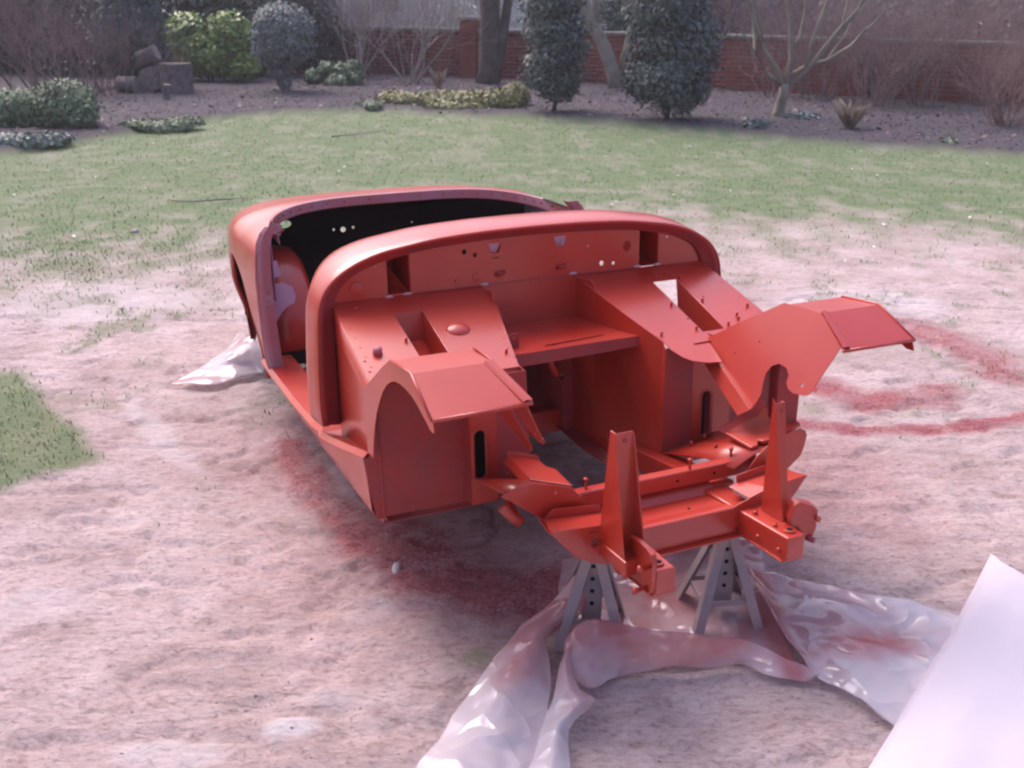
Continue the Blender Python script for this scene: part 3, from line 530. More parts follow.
# cockpit floor, inner sides
for s in (-1, 1):
    grid('floor_panel', [[(s*x_, y_, -.025+.012*math.sin(y_*9)) for x_ in (.11, .35, .605)] for y_ in np.linspace(-.38, 1.15, 12)], WORN, car, T)
    # sill: outer face, top, tapered front
    rows = []
    ys = [-.378, -.34, -.28, -.2, -.12, -.05, .02, .10, .2, .5, .8, .98]
    for y_ in ys:
        u = sstep(.06, -.378, np.array(y_)); zt = float(np.interp(y_, [-.378, -.2, 0, .1, .2, .5, .98], [.178, .142, .108, .092, .078, .068, .074])); xo = .645+.02*float(sstep(-.37, 0, np.array(y_)))
        bx_ = .622-.012*max(y_, 0); xin = .604 if y_ < 0 else .535
        zi = zt-.012 if y_ < 0 else zt-.002
        if y_ >= .1: xo = .648
        rows.append([(s*xin, y_, -.02), (s*xin, y_, zi), (s*(xo-.012), y_, zt), (s*xo, y_, zt-.012), (s*(xo-.006), y_, zt*.6), (s*(bx_+.01), y_, .02), (s*bx_, y_, .0), (s*(bx_-.03), y_, -.018), (s*xin, y_, -.02)])
    grid('sill', rows, PRIMER, car, T, smooth=False, bev=.003)
    # rear wheel housing in the cockpit
    rows = []
    for x_ in (.580, .52, .44, .415, .41):
        sc2 = {.580: 1, .52: .99, .44: .95, .415: .86, .41: .4}[x_]
        rows.append([(s*x_, 1.31-.345*sc2*math.cos(a), .09+.345*sc2*math.sin(a)) for a in np.linspace(0, math.pi, 22)])
    grid('wheel_housing', rows, PRIMER, car, T)
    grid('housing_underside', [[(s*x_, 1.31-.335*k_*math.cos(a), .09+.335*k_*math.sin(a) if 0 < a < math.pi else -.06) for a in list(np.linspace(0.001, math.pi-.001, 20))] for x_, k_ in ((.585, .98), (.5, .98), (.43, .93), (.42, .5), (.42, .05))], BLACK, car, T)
    # door pillar face at the back of the door opening
    pi_ = [(z_, a_+.011, b_+.024) for z_, a_, b_ in [(.060, .620, .565), (.10, .628, .571), (.20, .633, .576), (.30, .636, .580), (.40, .636, .581), (.47, .630, .578), (.52, .622, .572), (.555, .606, .562), (.575, .585, .545)]]
    grid('door_pillar', [[(s*(a+.012), .858, z_) for z_, a, b in pi_], [(s*(a-.002), .846, z_) for z_, a, b in pi_], [(s*(b+.03), .844, z_) for z_, a, b in pi_], [(s*b, .850, z_) for z_, a, b in pi_], [(s*(b-.002), .90, z_) for z_, a, b in pi_]], DUSTY, car, T, smooth=False)
    plate('striker_plate', [(-.018, -.036), (.018, -.036), (.018, .036), (-.018, .036)], [circ(0, .012, .006, n=10), circ(0, -.02, .003, n=8), circ(0, .026, .003, n=8)], (s*.622, .842, .335), (s, 0, 0), (0, 0, 1), DUSTY, car, .003, bev=.001)
    # quarter panel inside
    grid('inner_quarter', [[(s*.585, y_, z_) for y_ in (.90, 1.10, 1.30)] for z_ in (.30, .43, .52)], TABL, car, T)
for nm, P_ in (('bright_gap_patch', [(-.594, .432), (-.562, .438), (-.550, .382), (-.593, .37)]), ('bright_gap_patch', [(-.596, .35), (-.548, .355), (-.512, .335), (-.505, .30), (-.512, .275), (-.53, .27), (-.56, .245), (-.58, .215), (-.598, .22)])):
    plate(nm, P_, [], (0, .952, 0), (1, 0, 0), (0, 0, 1), TABL, car, T)  # added lavender plates painting the bright view through a gap by the housing
mesh('pillar_corner', [(-.605, .848, .562), (-.560, .850, .540), (-.548, .862, .575), (-.59, .86, .592)], [(0, 1, 2, 3)], DUSTY, car, T)
# rear body: side, shoulder and deck in one skin
hw = lambda y_: float(np.interp(y_, [.85, 1.0, 1.15, 1.3, 1.45, 1.6, 1.8, 1.95, 2.05, 2.10], [.654, .661, .664, .664, .652, .628, .57, .50, .42, .36]))
zt_ = lambda y_: float(np.interp(y_, [.85, 1.0, 1.3, 1.6, 1.9, 2.05, 2.10], [.592, .598, .601, .584, .545, .51, .44]))
def xlip(y_): q = np.clip((y_-.80)/.50, 0, 1); return .572*(1-q**3.2)**(1/3.2)
def zlow(y_):
    if .98 < y_ < 1.64: return .06+.365*math.sqrt(max(0, 1-((y_-1.31)/.33)**2))
    return .0 if y_ < 1.31 else -.055+.11*max(0, (y_-1.64)/.46)
ycol = sorted(set([.85, .88, .92, .95]+[1.31-.33*math.cos(a) for a in np.linspace(0, math.pi, 26)]+[1.641, 1.70, 1.78, 1.86, 1.93, 1.99, 2.04, 2.08, 2.10]))
half = []
for y_ in ycol:
    wv, zt, zl = hw(y_), zt_(y_), zlow(y_); r = []
    if y_ <= .98: zl = .055
    for q in np.linspace(0, 1, 12):
        z_ = zl+(max(.40, zl+.01)-zl)*q; tuck = .055*sstep(.30, -.02, np.array(z_)) if y_ > 1.2 else .028*sstep(.3, .02, np.array(z_)); r.append((wv-float(tuck), z_))
    z0 = r[-1][1]; xe = xlip(y_) if y_ < 1.3 else 0; x0 = wv*math.cos(.25*math.pi)**(2/3.7)
    for q in np.linspace(0, 1, 22)[1:]:
        a = q*math.pi/2; x_ = wv*math.cos(a)**(2/3.7) if q <= .5 else x0+(xe-x0)*((q-.5)/.5)
        x_ = max(x_, 0); r.append((x_, z0+(zt-z0)*(1-min(1, x_/wv)**3.7)**(1/3.7)))
    half.append(r)
nh = len(half[0]); V = []; F_ = []
for r, y_ in zip(half, ycol): V += [(-x_, y_, z_) for x_, z_ in r]+[(x_, y_, z_) for x_, z_ in r[::-1]]
for i in range(len(ycol)-1):
    for j in range(2*nh-1):
        if j == nh-1: continue
        F_.append((i*2*nh+j, i*2*nh+j+1, (i+1)*2*nh+j+1, (i+1)*2*nh+j))
me = bpy.data.meshes.new('rear_body_skin'); me.from_pydata(V, [], F_)
bm = bmesh.new(); bm.from_mesh(me); bmesh.ops.remove_doubles(bm, verts=bm.verts, dist=1e-5); bmesh.ops.recalc_face_normals(bm, faces=bm.faces)
tf_ = max(bm.faces, key=lambda f: f.calc_center_median().z)
if tf_.normal.z < 0: bmesh.ops.reverse_faces(bm, faces=bm.faces)
bm.to_mesh(me); bm.free()
o_ = link('rear_body_skin', me, [PRIMER, BLACK], car, True)  # inner side black to paint in the unlit boot space
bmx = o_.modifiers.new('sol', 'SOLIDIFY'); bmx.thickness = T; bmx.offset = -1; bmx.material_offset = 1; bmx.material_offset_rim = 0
for s in (-1, 1):
    al = [(s*(hw(y_)-(.055 if y_ > 1.2 else .028)*float(sstep(.30, -.02, np.array(zlow(y_))))), y_, zlow(y_)) for y_ in ycol if .98 <= y_ <= 1.64]+[(s*(.628-.055*float(sstep(.30, -.02, np.array(z_)))), 1.643, z_) for z_ in (.03, -.01, -.055)]
    grid('arch_lip', [al, [(a[0]-s*.003, a[1], a[2]-.006) for a in al], [(a[0]-s*.022, a[1], a[2]-.004) for a in al]], PRIMER, car, T)
# lip round the cockpit opening
lp = [(xlip(y_), y_) for y_ in sorted(set(list(np.linspace(.85, 1.1, 8))+[.80+.5*math.sin(a) for a in np.linspace(.65, math.pi/2, 18)]))]
lp = [(-a, b) for a, b in lp]+[(a, b) for a, b in lp[::-1][1:]]
zl_ = lambda x_, y_: .40+(zt_(y_)-.40)*(1-min(1, abs(x_)/hw(y_))**3.7)**(1/3.7)
grid('cockpit_lip', [[(a, b+.004, zl_(a, b)+.002) for a, b in lp], [(a*.996, b-.007, zl_(a, b)-.001) for a, b in lp], [(a*.99, b-.010, zl_(a, b)-.034) for a, b in lp], [(a*.985, b+.004, zl_(a, b)-.038) for a, b in lp]], DUSTY, car, T, smooth=False)
for a, b in lp[4:-4:2]: tube('lip_fastener', [(a*.992, b-.008, zl_(a, b)-.016), (a*.988, b-.016, zl_(a, b)-.016)], .0035, WORN, car, 6)
# rear panel with its holes
ro = [(-a, b) for a, b in half[-1]]+[(a, b) for a, b in half[-1][::-1]][1:]
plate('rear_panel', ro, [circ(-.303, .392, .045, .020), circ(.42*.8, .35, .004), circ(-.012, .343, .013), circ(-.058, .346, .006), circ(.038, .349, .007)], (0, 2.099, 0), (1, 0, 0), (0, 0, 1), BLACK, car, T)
# boot bulkhead: black for the dark of an unlit boot, partly open
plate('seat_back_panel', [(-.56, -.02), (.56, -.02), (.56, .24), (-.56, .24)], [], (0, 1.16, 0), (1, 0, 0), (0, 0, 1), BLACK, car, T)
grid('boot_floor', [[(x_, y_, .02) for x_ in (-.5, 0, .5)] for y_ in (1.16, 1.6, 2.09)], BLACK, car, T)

# ------------------------------------------------------------------ axle stands
def stand(loc, rz, h, label, group):
    o = thing('axle_stand', label, 'axle stand', loc, rz, group)
    prism('stand_post', None, [(a*.025, b*.025, .05) for a, b in ((-1, -1), (1, -1), (1, 1), (-1, 1))], [(a*.025, b*.025, h-.012) for a, b in ((-1, -1), (1, -1), (1, 1), (-1, 1))], STEEL, o, .004)
    for z_ in (.10, .135, .17, .205): tube('pin_hole', [(0, -.0245, z_), (0, -.0258, z_)], .0058, BLACK, o, 10)
    mesh('stand_saddle', [(-.034, -.03, h), (.034, -.03, h), (.034, .03, h), (-.034, .03, h)], [(0, 1, 2, 3)], STEEL, o, .012, bev=.003, off=-1)
    for a in (-2.36, -.78, .78, 2.36):
        c_, s_ = math.cos(a), math.sin(a); t_ = Vector((-s_, c_, 0)); r_ = Vector((c_, s_, 0))
        p0 = r_*.022+Vector((0, 0, h*.93)); p1 = r_*.122+Vector((0, 0, .001))
        V = []
        for p_ in (p0, p1): V += [p_+t_*.016-r_*.012, p_+r_*.006, p_-t_*.016-r_*.012]
        mesh('stand_leg', V, [(0, 1, 4, 3), (1, 2, 5, 4)], STEEL, o, .003)
    for a in (0, math.pi/2, math.pi, -math.pi/2):
        c_, s_ = math.cos(a), math.sin(a); r_ = Vector((c_, s_, 0)); t_ = Vector((-s_, c_, 0))
        pa = r_*.064+t_*.064+Vector((0, 0, .078)); pb = r_*.064-t_*.064+Vector((0, 0, .078))
        mesh('stand_brace', [pa, pb, pb+Vector((0, 0, -.014)), pa+Vector((0, 0, -.014))], [(0, 1, 2, 3)], STEEL, o, .003)
    return o
stand((.205, 2.195, .012), R(-4), .268, 'grey steel axle stand in the crumpled polythene under the shorter-showing left front leg', 'axle stands')
stand((.545, 2.285, .012), R(8), .274, 'rust-dusted axle stand under the middle of the red crossmember, right of the other stand', 'axle stands')

# ------------------------------------------------------------------ polythene sheets
def poly_mat(name, red_amt, trans, seed):
    m = bpy.data.materials.new(name); m.use_nodes = True; t = m.node_tree; t.nodes.remove(t.nodes['Principled BSDF']); out = t.nodes['Material Output']
    tc = N(t, 'ShaderNodeTexCoord'); no = N(t, 'ShaderNodeTexNoise'); no.inputs['Scale'].default_value = 6; no.inputs['Detail'].default_value = 4; t.links.new(tc.outputs['Object'], no.inputs['Vector'])
    at = N(t, 'ShaderNodeAttribute', attribute_name='red'); ad = N(t, 'ShaderNodeMath', operation='MULTIPLY_ADD'); ad.inputs[1].default_value = 1.3; t.links.new(no.outputs[0], ad.inputs[0])
    sb = N(t, 'ShaderNodeMath', operation='SUBTRACT'); sb.inputs[1].default_value = .95; t.links.new(at.outputs['Fac'], sb.inputs[0]); t.links.new(sb.outputs[0], ad.inputs[2])
    cl = N(t, 'ShaderNodeMath', operation='MULTIPLY'); cl.use_clamp = True; cl.inputs[1].default_value = red_amt; t.links.new(ad.outputs[0], cl.inputs[0])
    mx = N(t, 'ShaderNodeMix', data_type='RGBA'); mx.inputs[6].default_value = (.80, .745, .81, 1) if trans < .1 else (.84, .78, .82, 1); mx.inputs[7].default_value = (.66, .27, .28, 1); t.links.new(cl.outputs[0], mx.inputs[0])
    df = N(t, 'ShaderNodeBsdfDiffuse'); tl = N(t, 'ShaderNodeBsdfTranslucent'); gl = N(t, 'ShaderNodeBsdfGlossy'); gl.inputs['Roughness'].default_value = .14 if trans > .1 else .35; tr = N(t, 'ShaderNodeBsdfTransparent')
    t.links.new(mx.outputs[2], df.inputs[0]); t.links.new(mx.outputs[2], tl.inputs[0])
    nb = N(t, 'ShaderNodeTexNoise'); nb.inputs['Scale'].default_value = 7; nb.inputs['Detail'].default_value = 4; nb.noise_type = 'RIDGED_MULTIFRACTAL'; t.links.new(tc.outputs['Object'], nb.inputs['Vector'])
    bp = N(t, 'ShaderNodeBump'); bp.inputs['Strength'].default_value = .35 if trans < .1 else .7; bp.inputs['Distance'].default_value = .02; vb = N(t, 'ShaderNodeTexVoronoi'); vb.inputs['Scale'].default_value = 9 if trans > .1 else 4; vb.inputs['Randomness'].default_value = 1; ds = N(t, 'ShaderNodeTexNoise'); ds.inputs['Scale'].default_value = 5; vm = N(t, 'ShaderNodeVectorMath', operation='MULTIPLY_ADD'); vm.inputs[1].default_value = (.25, .25, .25)
    t.links.new(tc.outputs['Object'], ds.inputs['Vector']); t.links.new(ds.outputs[1], vm.inputs[0]); t.links.new(tc.outputs['Object'], vm.inputs[2]); t.links.new(vm.outputs[0], vb.inputs['Vector'])
    hm_ = N(t, 'ShaderNodeMath', operation='MULTIPLY_ADD'); hm_.inputs[1].default_value = 1.6; t.links.new(vb.outputs['Distance'], hm_.inputs[0]); t.links.new(nb.outputs[0], hm_.inputs[2]); t.links.new(hm_.outputs[0], bp.inputs['Height'])
    for n_ in (df, tl, gl): t.links.new(bp.outputs[0], n_.inputs['Normal'])
    def mixs(f, a, b_):
        k_ = N(t, 'ShaderNodeMixShader')
        if isinstance(f, float): k_.inputs[0].default_value = f
        else: t.links.new(f, k_.inputs[0])
        t.links.new(a.outputs[0], k_.inputs[1]); t.links.new(b_.outputs[0], k_.inputs[2]); return k_
    a = mixs(.4, df, tl); a = mixs(trans, a, tr); lw = N(t, 'ShaderNodeLayerWeight'); pw = N(t, 'ShaderNodeMath', operation='POWER'); pw.inputs[1].default_value = 4; t.links.new(lw.outputs['Facing'], pw.inputs[0]); fr = N(t, 'ShaderNodeMath', operation='MULTIPLY_ADD'); fr.inputs[1].default_value = .5 if trans > .1 else .15; fr.inputs[2].default_value = .05 if trans > .1 else .02; t.links.new(pw.outputs[0], fr.inputs[0])
    a = mixs(fr.outputs[0], a, gl); t.links.new(a.outputs[0], out.inputs[0]); return m
POLY = poly_mat('polythene', 1.5, .40, 1); POLYW = poly_mat('white_polythene', .25, .04, 2)
SHEET = {}
SHEET['flap'] = [[(0.206, 2.248, 0.2), (0.218, 2.21, 0.2), (0.234, 2.205, 0.18)], [(0.113, 2.195, 0.11), (0.151, 2.153, 0.12), (0.185, 2.165, 0.09)], [(0.026, 2.143, 0.05), (0.079, 2.092, 0.08), (0.097, 2.117, 0.04)], [(-0.063, 1.999, 0.02), (0.025, 1.961, 0.06), (0.099, 1.992, 0.01)], [(-0.135, 1.833, 0.01), (-0.035, 1.799, 0.05), (0.081, 1.83, 0.01)], [(-0.192, 1.681, 0.01), (-0.085, 1.618, 0.03), (0.039, 1.641, 0.01)], [(-0.23, 1.57, 0.01), (-0.129, 1.522, 0.02), (-0.004, 1.534, 0.01)]]
SHEET['turn'] = [[(0.178, 2.098, 0.1), (0.2, 2.106, 0.1), (0.227, 2.107, 0.1)], [(0.135, 2.048, 0.06), (0.141, 2.03, 0.07), (0.152, 2.04, 0.06)], [(0.108, 1.944, 0.03), (0.128, 1.898, 0.07), (0.154, 1.909, 0.06)], [(0.091, 1.898, 0.01), (0.143, 1.843, 0.07), (0.19, 1.873, 0.05)], [(0.061, 1.823, 0.01), (0.102, 1.788, 0.05), (0.133, 1.819, 0.02)], [(0.046, 1.705, 0.01), (0.09, 1.683, 0.04), (0.132, 1.706, 0.01)], [(0.025, 1.614, 0.01), (0.084, 1.598, 0.03), (0.135, 1.615, 0.01)]]
SHEET['border'] = [[(0.134, 2.066, 0.07), (0.191, 2.091, 0.11), (0.253, 2.084, 0.11), (0.357, 2.078, 0.09), (0.461, 2.078, 0.08), (0.568, 2.088, 0.06), (0.637, 2.065, 0.04), (0.733, 2.011, 0.015)], [(0.131, 2.03, 0.05), (0.195, 2.035, 0.065), (0.255, 2.05, 0.062), (0.355, 2.056, 0.052), (0.461, 2.066, 0.045), (0.562, 2.080, 0.035), (0.629, 2.041, 0.025), (0.716, 2.004, 0.012)], [(0.148, 1.987, 0.02), (0.191, 1.959, 0.008), (0.251, 2.009, 0.008), (0.357, 2.041, 0.008), (0.464, 2.053, 0.008), (0.556, 2.066, 0.008), (0.612, 2.015, 0.008), (0.697, 1.997, 0.008)]]
SHEET['floor'] = [[(0.143, 2.555, 0.008), (0.265, 2.644, 0.008), (0.45, 2.708, 0.008), (0.643, 2.775, 0.008), (0.739, 2.654, 0.008)], [(0.133, 2.298, 0.008), (0.24, 2.329, 0.02), (0.409, 2.398, 0.01), (0.571, 2.393, 0.015), (0.7, 2.306, 0.01)], [(0.146, 2.034, 0.008), (0.219, 2.051, 0.008), (0.365, 2.069, 0.008), (0.551, 2.088, 0.008), (0.69, 2.012, 0.008)]]
SHEET['right'] = [[(0.626, 2.466, 0.11), (0.665, 2.44, 0.05), (0.732, 2.449, 0.03), (0.851, 2.426, 0.02), (1.012, 2.338, 0.03), (1.167, 2.288, 0.015), (1.365, 2.183, 0.01)], [(0.649, 2.262, 0.08), (0.701, 2.285, 0.03), (0.755, 2.268, 0.02), (0.864, 2.209, 0.04), (0.977, 2.162, 0.02), (1.087, 2.067, 0.03), (1.276, 2.006, 0.02)], [(0.67, 2.164, 0.05), (0.708, 2.136, 0.02), (0.759, 2.095, 0.02), (0.832, 2.023, 0.03), (0.93, 1.963, 0.02), (1.063, 1.894, 0.02), (1.189, 1.829, 0.02)], [(0.716, 2.014, 0.03), (0.736, 1.997, 0.02), (0.772, 1.96, 0.015), (0.812, 1.896, 0.015), (0.852, 1.846, 0.01), (0.946, 1.712, 0.01), (1.093, 1.629, 0.01)]]
SHEET['card'] = [[(1.387, 2.58, 0.03), (1.380, 2.50, 0.05), (1.40, 2.42, 0.055), (1.45, 2.30, 0.05), (1.55, 2.13, 0.04)], [(1.158, 2.25, 0.03), (1.150, 2.18, 0.055), (1.22, 2.12, 0.06), (1.30, 2.01, 0.06), (1.40, 1.89, 0.05)], [(0.930, 1.94, 0.03), (0.925, 1.885, 0.055), (1.02, 1.84, 0.07), (1.17, 1.76, 0.065), (1.28, 1.69, 0.05)], [(0.745, 1.69, 0.03), (0.75, 1.64, 0.055), (0.87, 1.60, 0.075), (1.03, 1.56, 0.07), (1.16, 1.50, 0.06)], [(0.60, 1.50, 0.03), (0.63, 1.46, 0.05), (0.75, 1.42, 0.06), (0.93, 1.40, 0.06), (1.08, 1.34, 0.05)]]
SHEET['rear'] = [[(-1.229, 4.372, 0.1), (-1.129, 4.196, 0.13), (-1.056, 4.065, 0.12), (-1.056, 4.083, 0.06)], [(-1.278, 4.238, 0.05), (-1.178, 4.1, 0.08), (-1.115, 4.11, 0.05), (-1.056, 4.069, 0.02)], [(-1.347, 4.072, 0.02), (-1.261, 4.06, 0.03), (-1.16, 4.013, 0.03), (-1.079, 4.057, 0.015)], [(-1.421, 3.941, 0.005), (-1.322, 3.904, 0.02), (-1.217, 3.895, 0.02), (-1.14, 3.995, 0.01)]]
def patch(ctrl, nu, nv, seed, wr=.004, xw=1):
    A = np.array([crom(r, nv) for r in ctrl]); B = np.stack([crom(A[:, j], nu) for j in range(nv)], 1)
    x, y = B[..., 0], B[..., 1]; B[..., 2] += wr*2*(fbm(x*11, y*14, seed, 3)-.5)+wr*1.4*(1-np.abs(2*fbm(x*6+y*3, y*5, seed+3, 2)-1))**3-wr*.2
    B[..., 0] += xw*wr*1.5*(fbm(y*10, x*6, seed+9, 2)-.5)
    B[..., 2] = np.maximum(B[..., 2], .004)
    return B
def sheet(name, keys, m, label, redf, wr=.009):
    V = []; F = []; k_ = 0
    for i, key in enumerate(keys):
        B = patch(SHEET[key], 46, 46, 100+i*7, wr); V.append(B.reshape(-1, 3)); ii = np.arange(46*46).reshape(46, 46)+k_
        F.append(np.stack([ii[:-1, :-1], ii[:-1, 1:], ii[1:, 1:], ii[1:, :-1]], -1).reshape(-1, 4)); k_ += 46*46
    V = np.vstack(V); o = npmesh(name, V, np.vstack(F), m, smooth=True, attrs={'red': ('POINT', redf(V))})
    s_ = o.modifiers.new('sol', 'SOLIDIFY'); s_.thickness = .0008
    return setp(o, label, 'plastic sheet')
def rf(V):
    d = np.hypot(V[:, 0]-.42, V[:, 1]-2.35); base = sstep(.88, .2, d)+.5*(fbm(V[:, 0]*5, V[:, 1]*5, 9, 3)-.5); band = sstep(.06, .0, np.abs(V[:, 0]-.68))*sstep(1.9, 2.05, V[:, 1])*.5
    return np.clip(.72*base+band+.2*sstep(.03, .09, V[:, 2])+.55*sstep(.14, .02, np.hypot(V[:, 0]-.93, (V[:, 1]-2.12)*1.5)), 0, 1)
sheet('plastic_sheet', ['flap', 'turn', 'border', 'floor', 'right'], POLY, 'crumpled translucent polythene dusted with pink overspray around the front axle stands', rf)
# big white folded sheet in the near right corner: three layers with a folded edge
ctrl = SHEET['card']
def card():
    V = []; F = []; k_ = 0; n = 40
    top_ = patch(ctrl, n, n, 300, .004, 0)
    L_ = [top_]
    base = [[(x_+.008, y_, .012) for x_, y_, z_ in r] for r in ctrl]; L_.append(patch(base, n, n, 300, .001, 0))
    edge = np.stack([top_[:, 0], (top_[:, 0]+L_[1][:, 0])/2+[-.006, .002, 0], L_[1][:, 0]], 1)
    ed2 = np.stack([top_[0], (top_[0]+L_[1][0])/2+[0, .006, 0], L_[1][0]], 1)
    for B in L_+[edge, ed2]:
        a, b_ = B.shape[:2]; V.append(B.reshape(-1, 3)); ii = np.arange(a*b_).reshape(a, b_)+k_; F.append(np.stack([ii[:-1, :-1], ii[:-1, 1:], ii[1:, 1:], ii[1:, :-1]], -1).reshape(-1, 4)); k_ += a*b_
    V = np.vstack(V); o = npmesh('folded_plastic_sheet', V, np.vstack(F), POLYW, smooth=True, attrs={'red': ('POINT', np.full(len(V), .1))})
    setp(o, 'clean milky white polythene sheet folded in layers in the near right corner', 'plastic sheet')
card()
sheet('plastic_sheet', ['rear'], POLY, 'small pink-stained polythene corner lying under the rear wheel arch of the shell', lambda V: np.full(len(V), .42), .006)

# ------------------------------------------------------------------ garden: wall, railings, plants
BRICK = mat('brick', (.17, .045, .035), .9, .2, (.31, .105, .075), 1.7, bump=.4, bscale=30, dist=.006)
MORT = mat('mortar', (.24, .18, .16), .95, .2, (.32, .25, .22), 8)
STONE = mat('coping_stone', (.20, .19, .17), .9, .2, (.33, .32, .29), 5, bump=.4, bscale=20)
wall = thing('brick_wall', 'low red brick garden wall with stone coping behind the flower bed', 'wall', (3.0, 19.95, 0))
bme = bpy.data.meshes.new('brick'); bm = bmesh.new(); bmesh.ops.create_cube(bm, size=1, matrix=Matrix.Diagonal((.222, .10, .064, 1))); bm.to_mesh(bme); bm.free(); bme.materials.append(BRICK)
K = Vector((3.0, 19.95)); segs = [(Vector((-.913, .408)), 13.5, 1), (Vector((.836, -.549)), 11.0, -1)]
HW = .94; slots_ = []
for d, L, sg in segs:
    ang = math.atan2(d.y*-1 if sg > 0 else d.y, -d.x if sg > 0 else d.x)
    ux_ = Vector((math.cos(ang), math.sin(ang), 0)); nrm_ = Vector((ux_.y, -ux_.x, 0))   # towards the lawn
    core_c = Vector((d.x*L/2, d.y*L/2, HW/2)); mw = Matrix.Translation(core_c)@Matrix.Rotation(ang, 4, 'Z')
    mc = box('mortar_core', (-L/2, -.1, -HW/2-.05), (L/2, .1, HW/2), MORT, wall, 0); mc.matrix_local = mw
    n = int(L/.235)
    for c_ in range(12):
        for i in range(n):
            u = (i+.5+(.5 if c_ % 2 else 0))*.235
            if u > L-.1: continue
            P_ = Vector((d.x*u, d.y*u, .045+c_*.077))+nrm_*.058
            wx, wy = P_.x+3.0, P_.y+19.95; px = 512+1017*wx/wy
            occl = (515 < px < 588) or (612 < px < 712) or px < 385 or px > 1045 or (478 < px < 505)
            slots_.append((math.hypot(wx, wy)+(50 if occl else 0), P_, ang))
    for i in range(int(L/.62)+1):
        u = (i+.5)*.62
        if u > L: continue
        o_ = box('coping_stone', (-.302, -.16, HW), (.302, .16, HW+.062), STONE, wall, .01) if i == 0 and sg > 0 else None
        if o_: cop = o_.data; 
        else: o_ = link('coping_stone', cop, None, wall); b_ = o_.modifiers.new('bev', 'BEVEL'); b_.width = .01
        o_.matrix_local = Matrix.Translation((d.x*u, d.y*u, random.uniform(-.004, .004)))@Matrix.Rotation(ang+random.uniform(-.008, .008), 4, 'Z')
slots_.sort(key=lambda q: q[0])
for q, P_, ang in slots_[:300]:
    o_ = bpy.data.objects.new('brick', bme); C.objects.link(o_); o_.parent = wall; o_.location = P_+Vector((random.uniform(-.004, .004), random.uniform(-.005, .005), random.uniform(-.002, .002))); o_.rotation_euler = (0, 0, ang+random.uniform(-.02, .02))
V = []; F = []; bv = np.array([(a, b_, c_) for a in (-.111, .111) for b_ in (-.05, .05) for c_ in (-.032, .032)]); bf = np.array([(0, 1, 3, 2), (4, 6, 7, 5), (0, 4, 5, 1), (2, 3, 7, 6), (0, 2, 6, 4), (1, 5, 7, 3)])
for i, (q, P_, ang) in enumerate(slots_[300:]):
    c_, s_ = math.cos(ang), math.sin(ang); V.append(bv@np.array([[c_, s_, 0], [-s_, c_, 0], [0, 0, 1]])+np.array(P_)+RS.uniform(-.004, .004, 3)); F.append(bf+8*i)
setp(npmesh('distant_brickwork', np.vstack(V), np.vstack(F), BRICK, wall), kind='stuff')
def pier(u, seg, h, w_):
    d, L, sg = segs[seg]; ang = math.atan2(d.y*-1 if sg > 0 else d.y, -d.x if sg > 0 else d.x); nn_ = Vector((math.sin(ang), -math.cos(ang), 0))
    P_ = Vector((d.x*u, d.y*u, 0))+nn_*.10
    o_ = box('wall_pier', (-w_/2, -.11, -.03), (w_/2, .2, h), BRICK, wall, .006); o_.matrix_local = Matrix.Translation(P_)@Matrix.Rotation(ang, 4, 'Z')
    o_ = box('pier_cap', (-w_/2-.03, -.15, h), (w_/2+.03, .23, h+.07), STONE, wall, .012); o_.matrix_local = Matrix.Translation(P_)@Matrix.Rotation(ang, 4, 'Z')
pier(4.25, 0, 1.16, .36); pier(3.35, 1, 1.0, .40)
# railings on the wall
PAINT = mat('pale_painted_metal', (.45, .47, .46), .5, .5, (.3, .32, .3), 6)
rail = thing('iron_railing', 'pale upright iron railing standing on the left part of the garden wall', 'railing', (3.0, 19.95, 1.0))
d, L, sg = segs[0]; ang = math.atan2(-d.y, -d.x)
rb = box('railing_bar', (-.011, -.011, 0), (.011, .011, .9), PAINT, rail, 0); bar_me = rb.data
first = True
for i in range(70):
    u = 1.6+i*.14
    o_ = rb if first else link('railing_bar', bar_me, None, rail); first = False
    o_.location = (d.x*u, d.y*u, .005); o_.rotation_euler = (0, 0, ang)
for z_ in (.10, .84):
    o_ = box('railing_rail', (-5, -.008, z_), (5, .008, z_+.035), PAINT, rail, 0); o_.matrix_local = Matrix.Translation((d.x*6.4, d.y*6.4, 0))@Matrix.Rotation(ang, 4, 'Z')

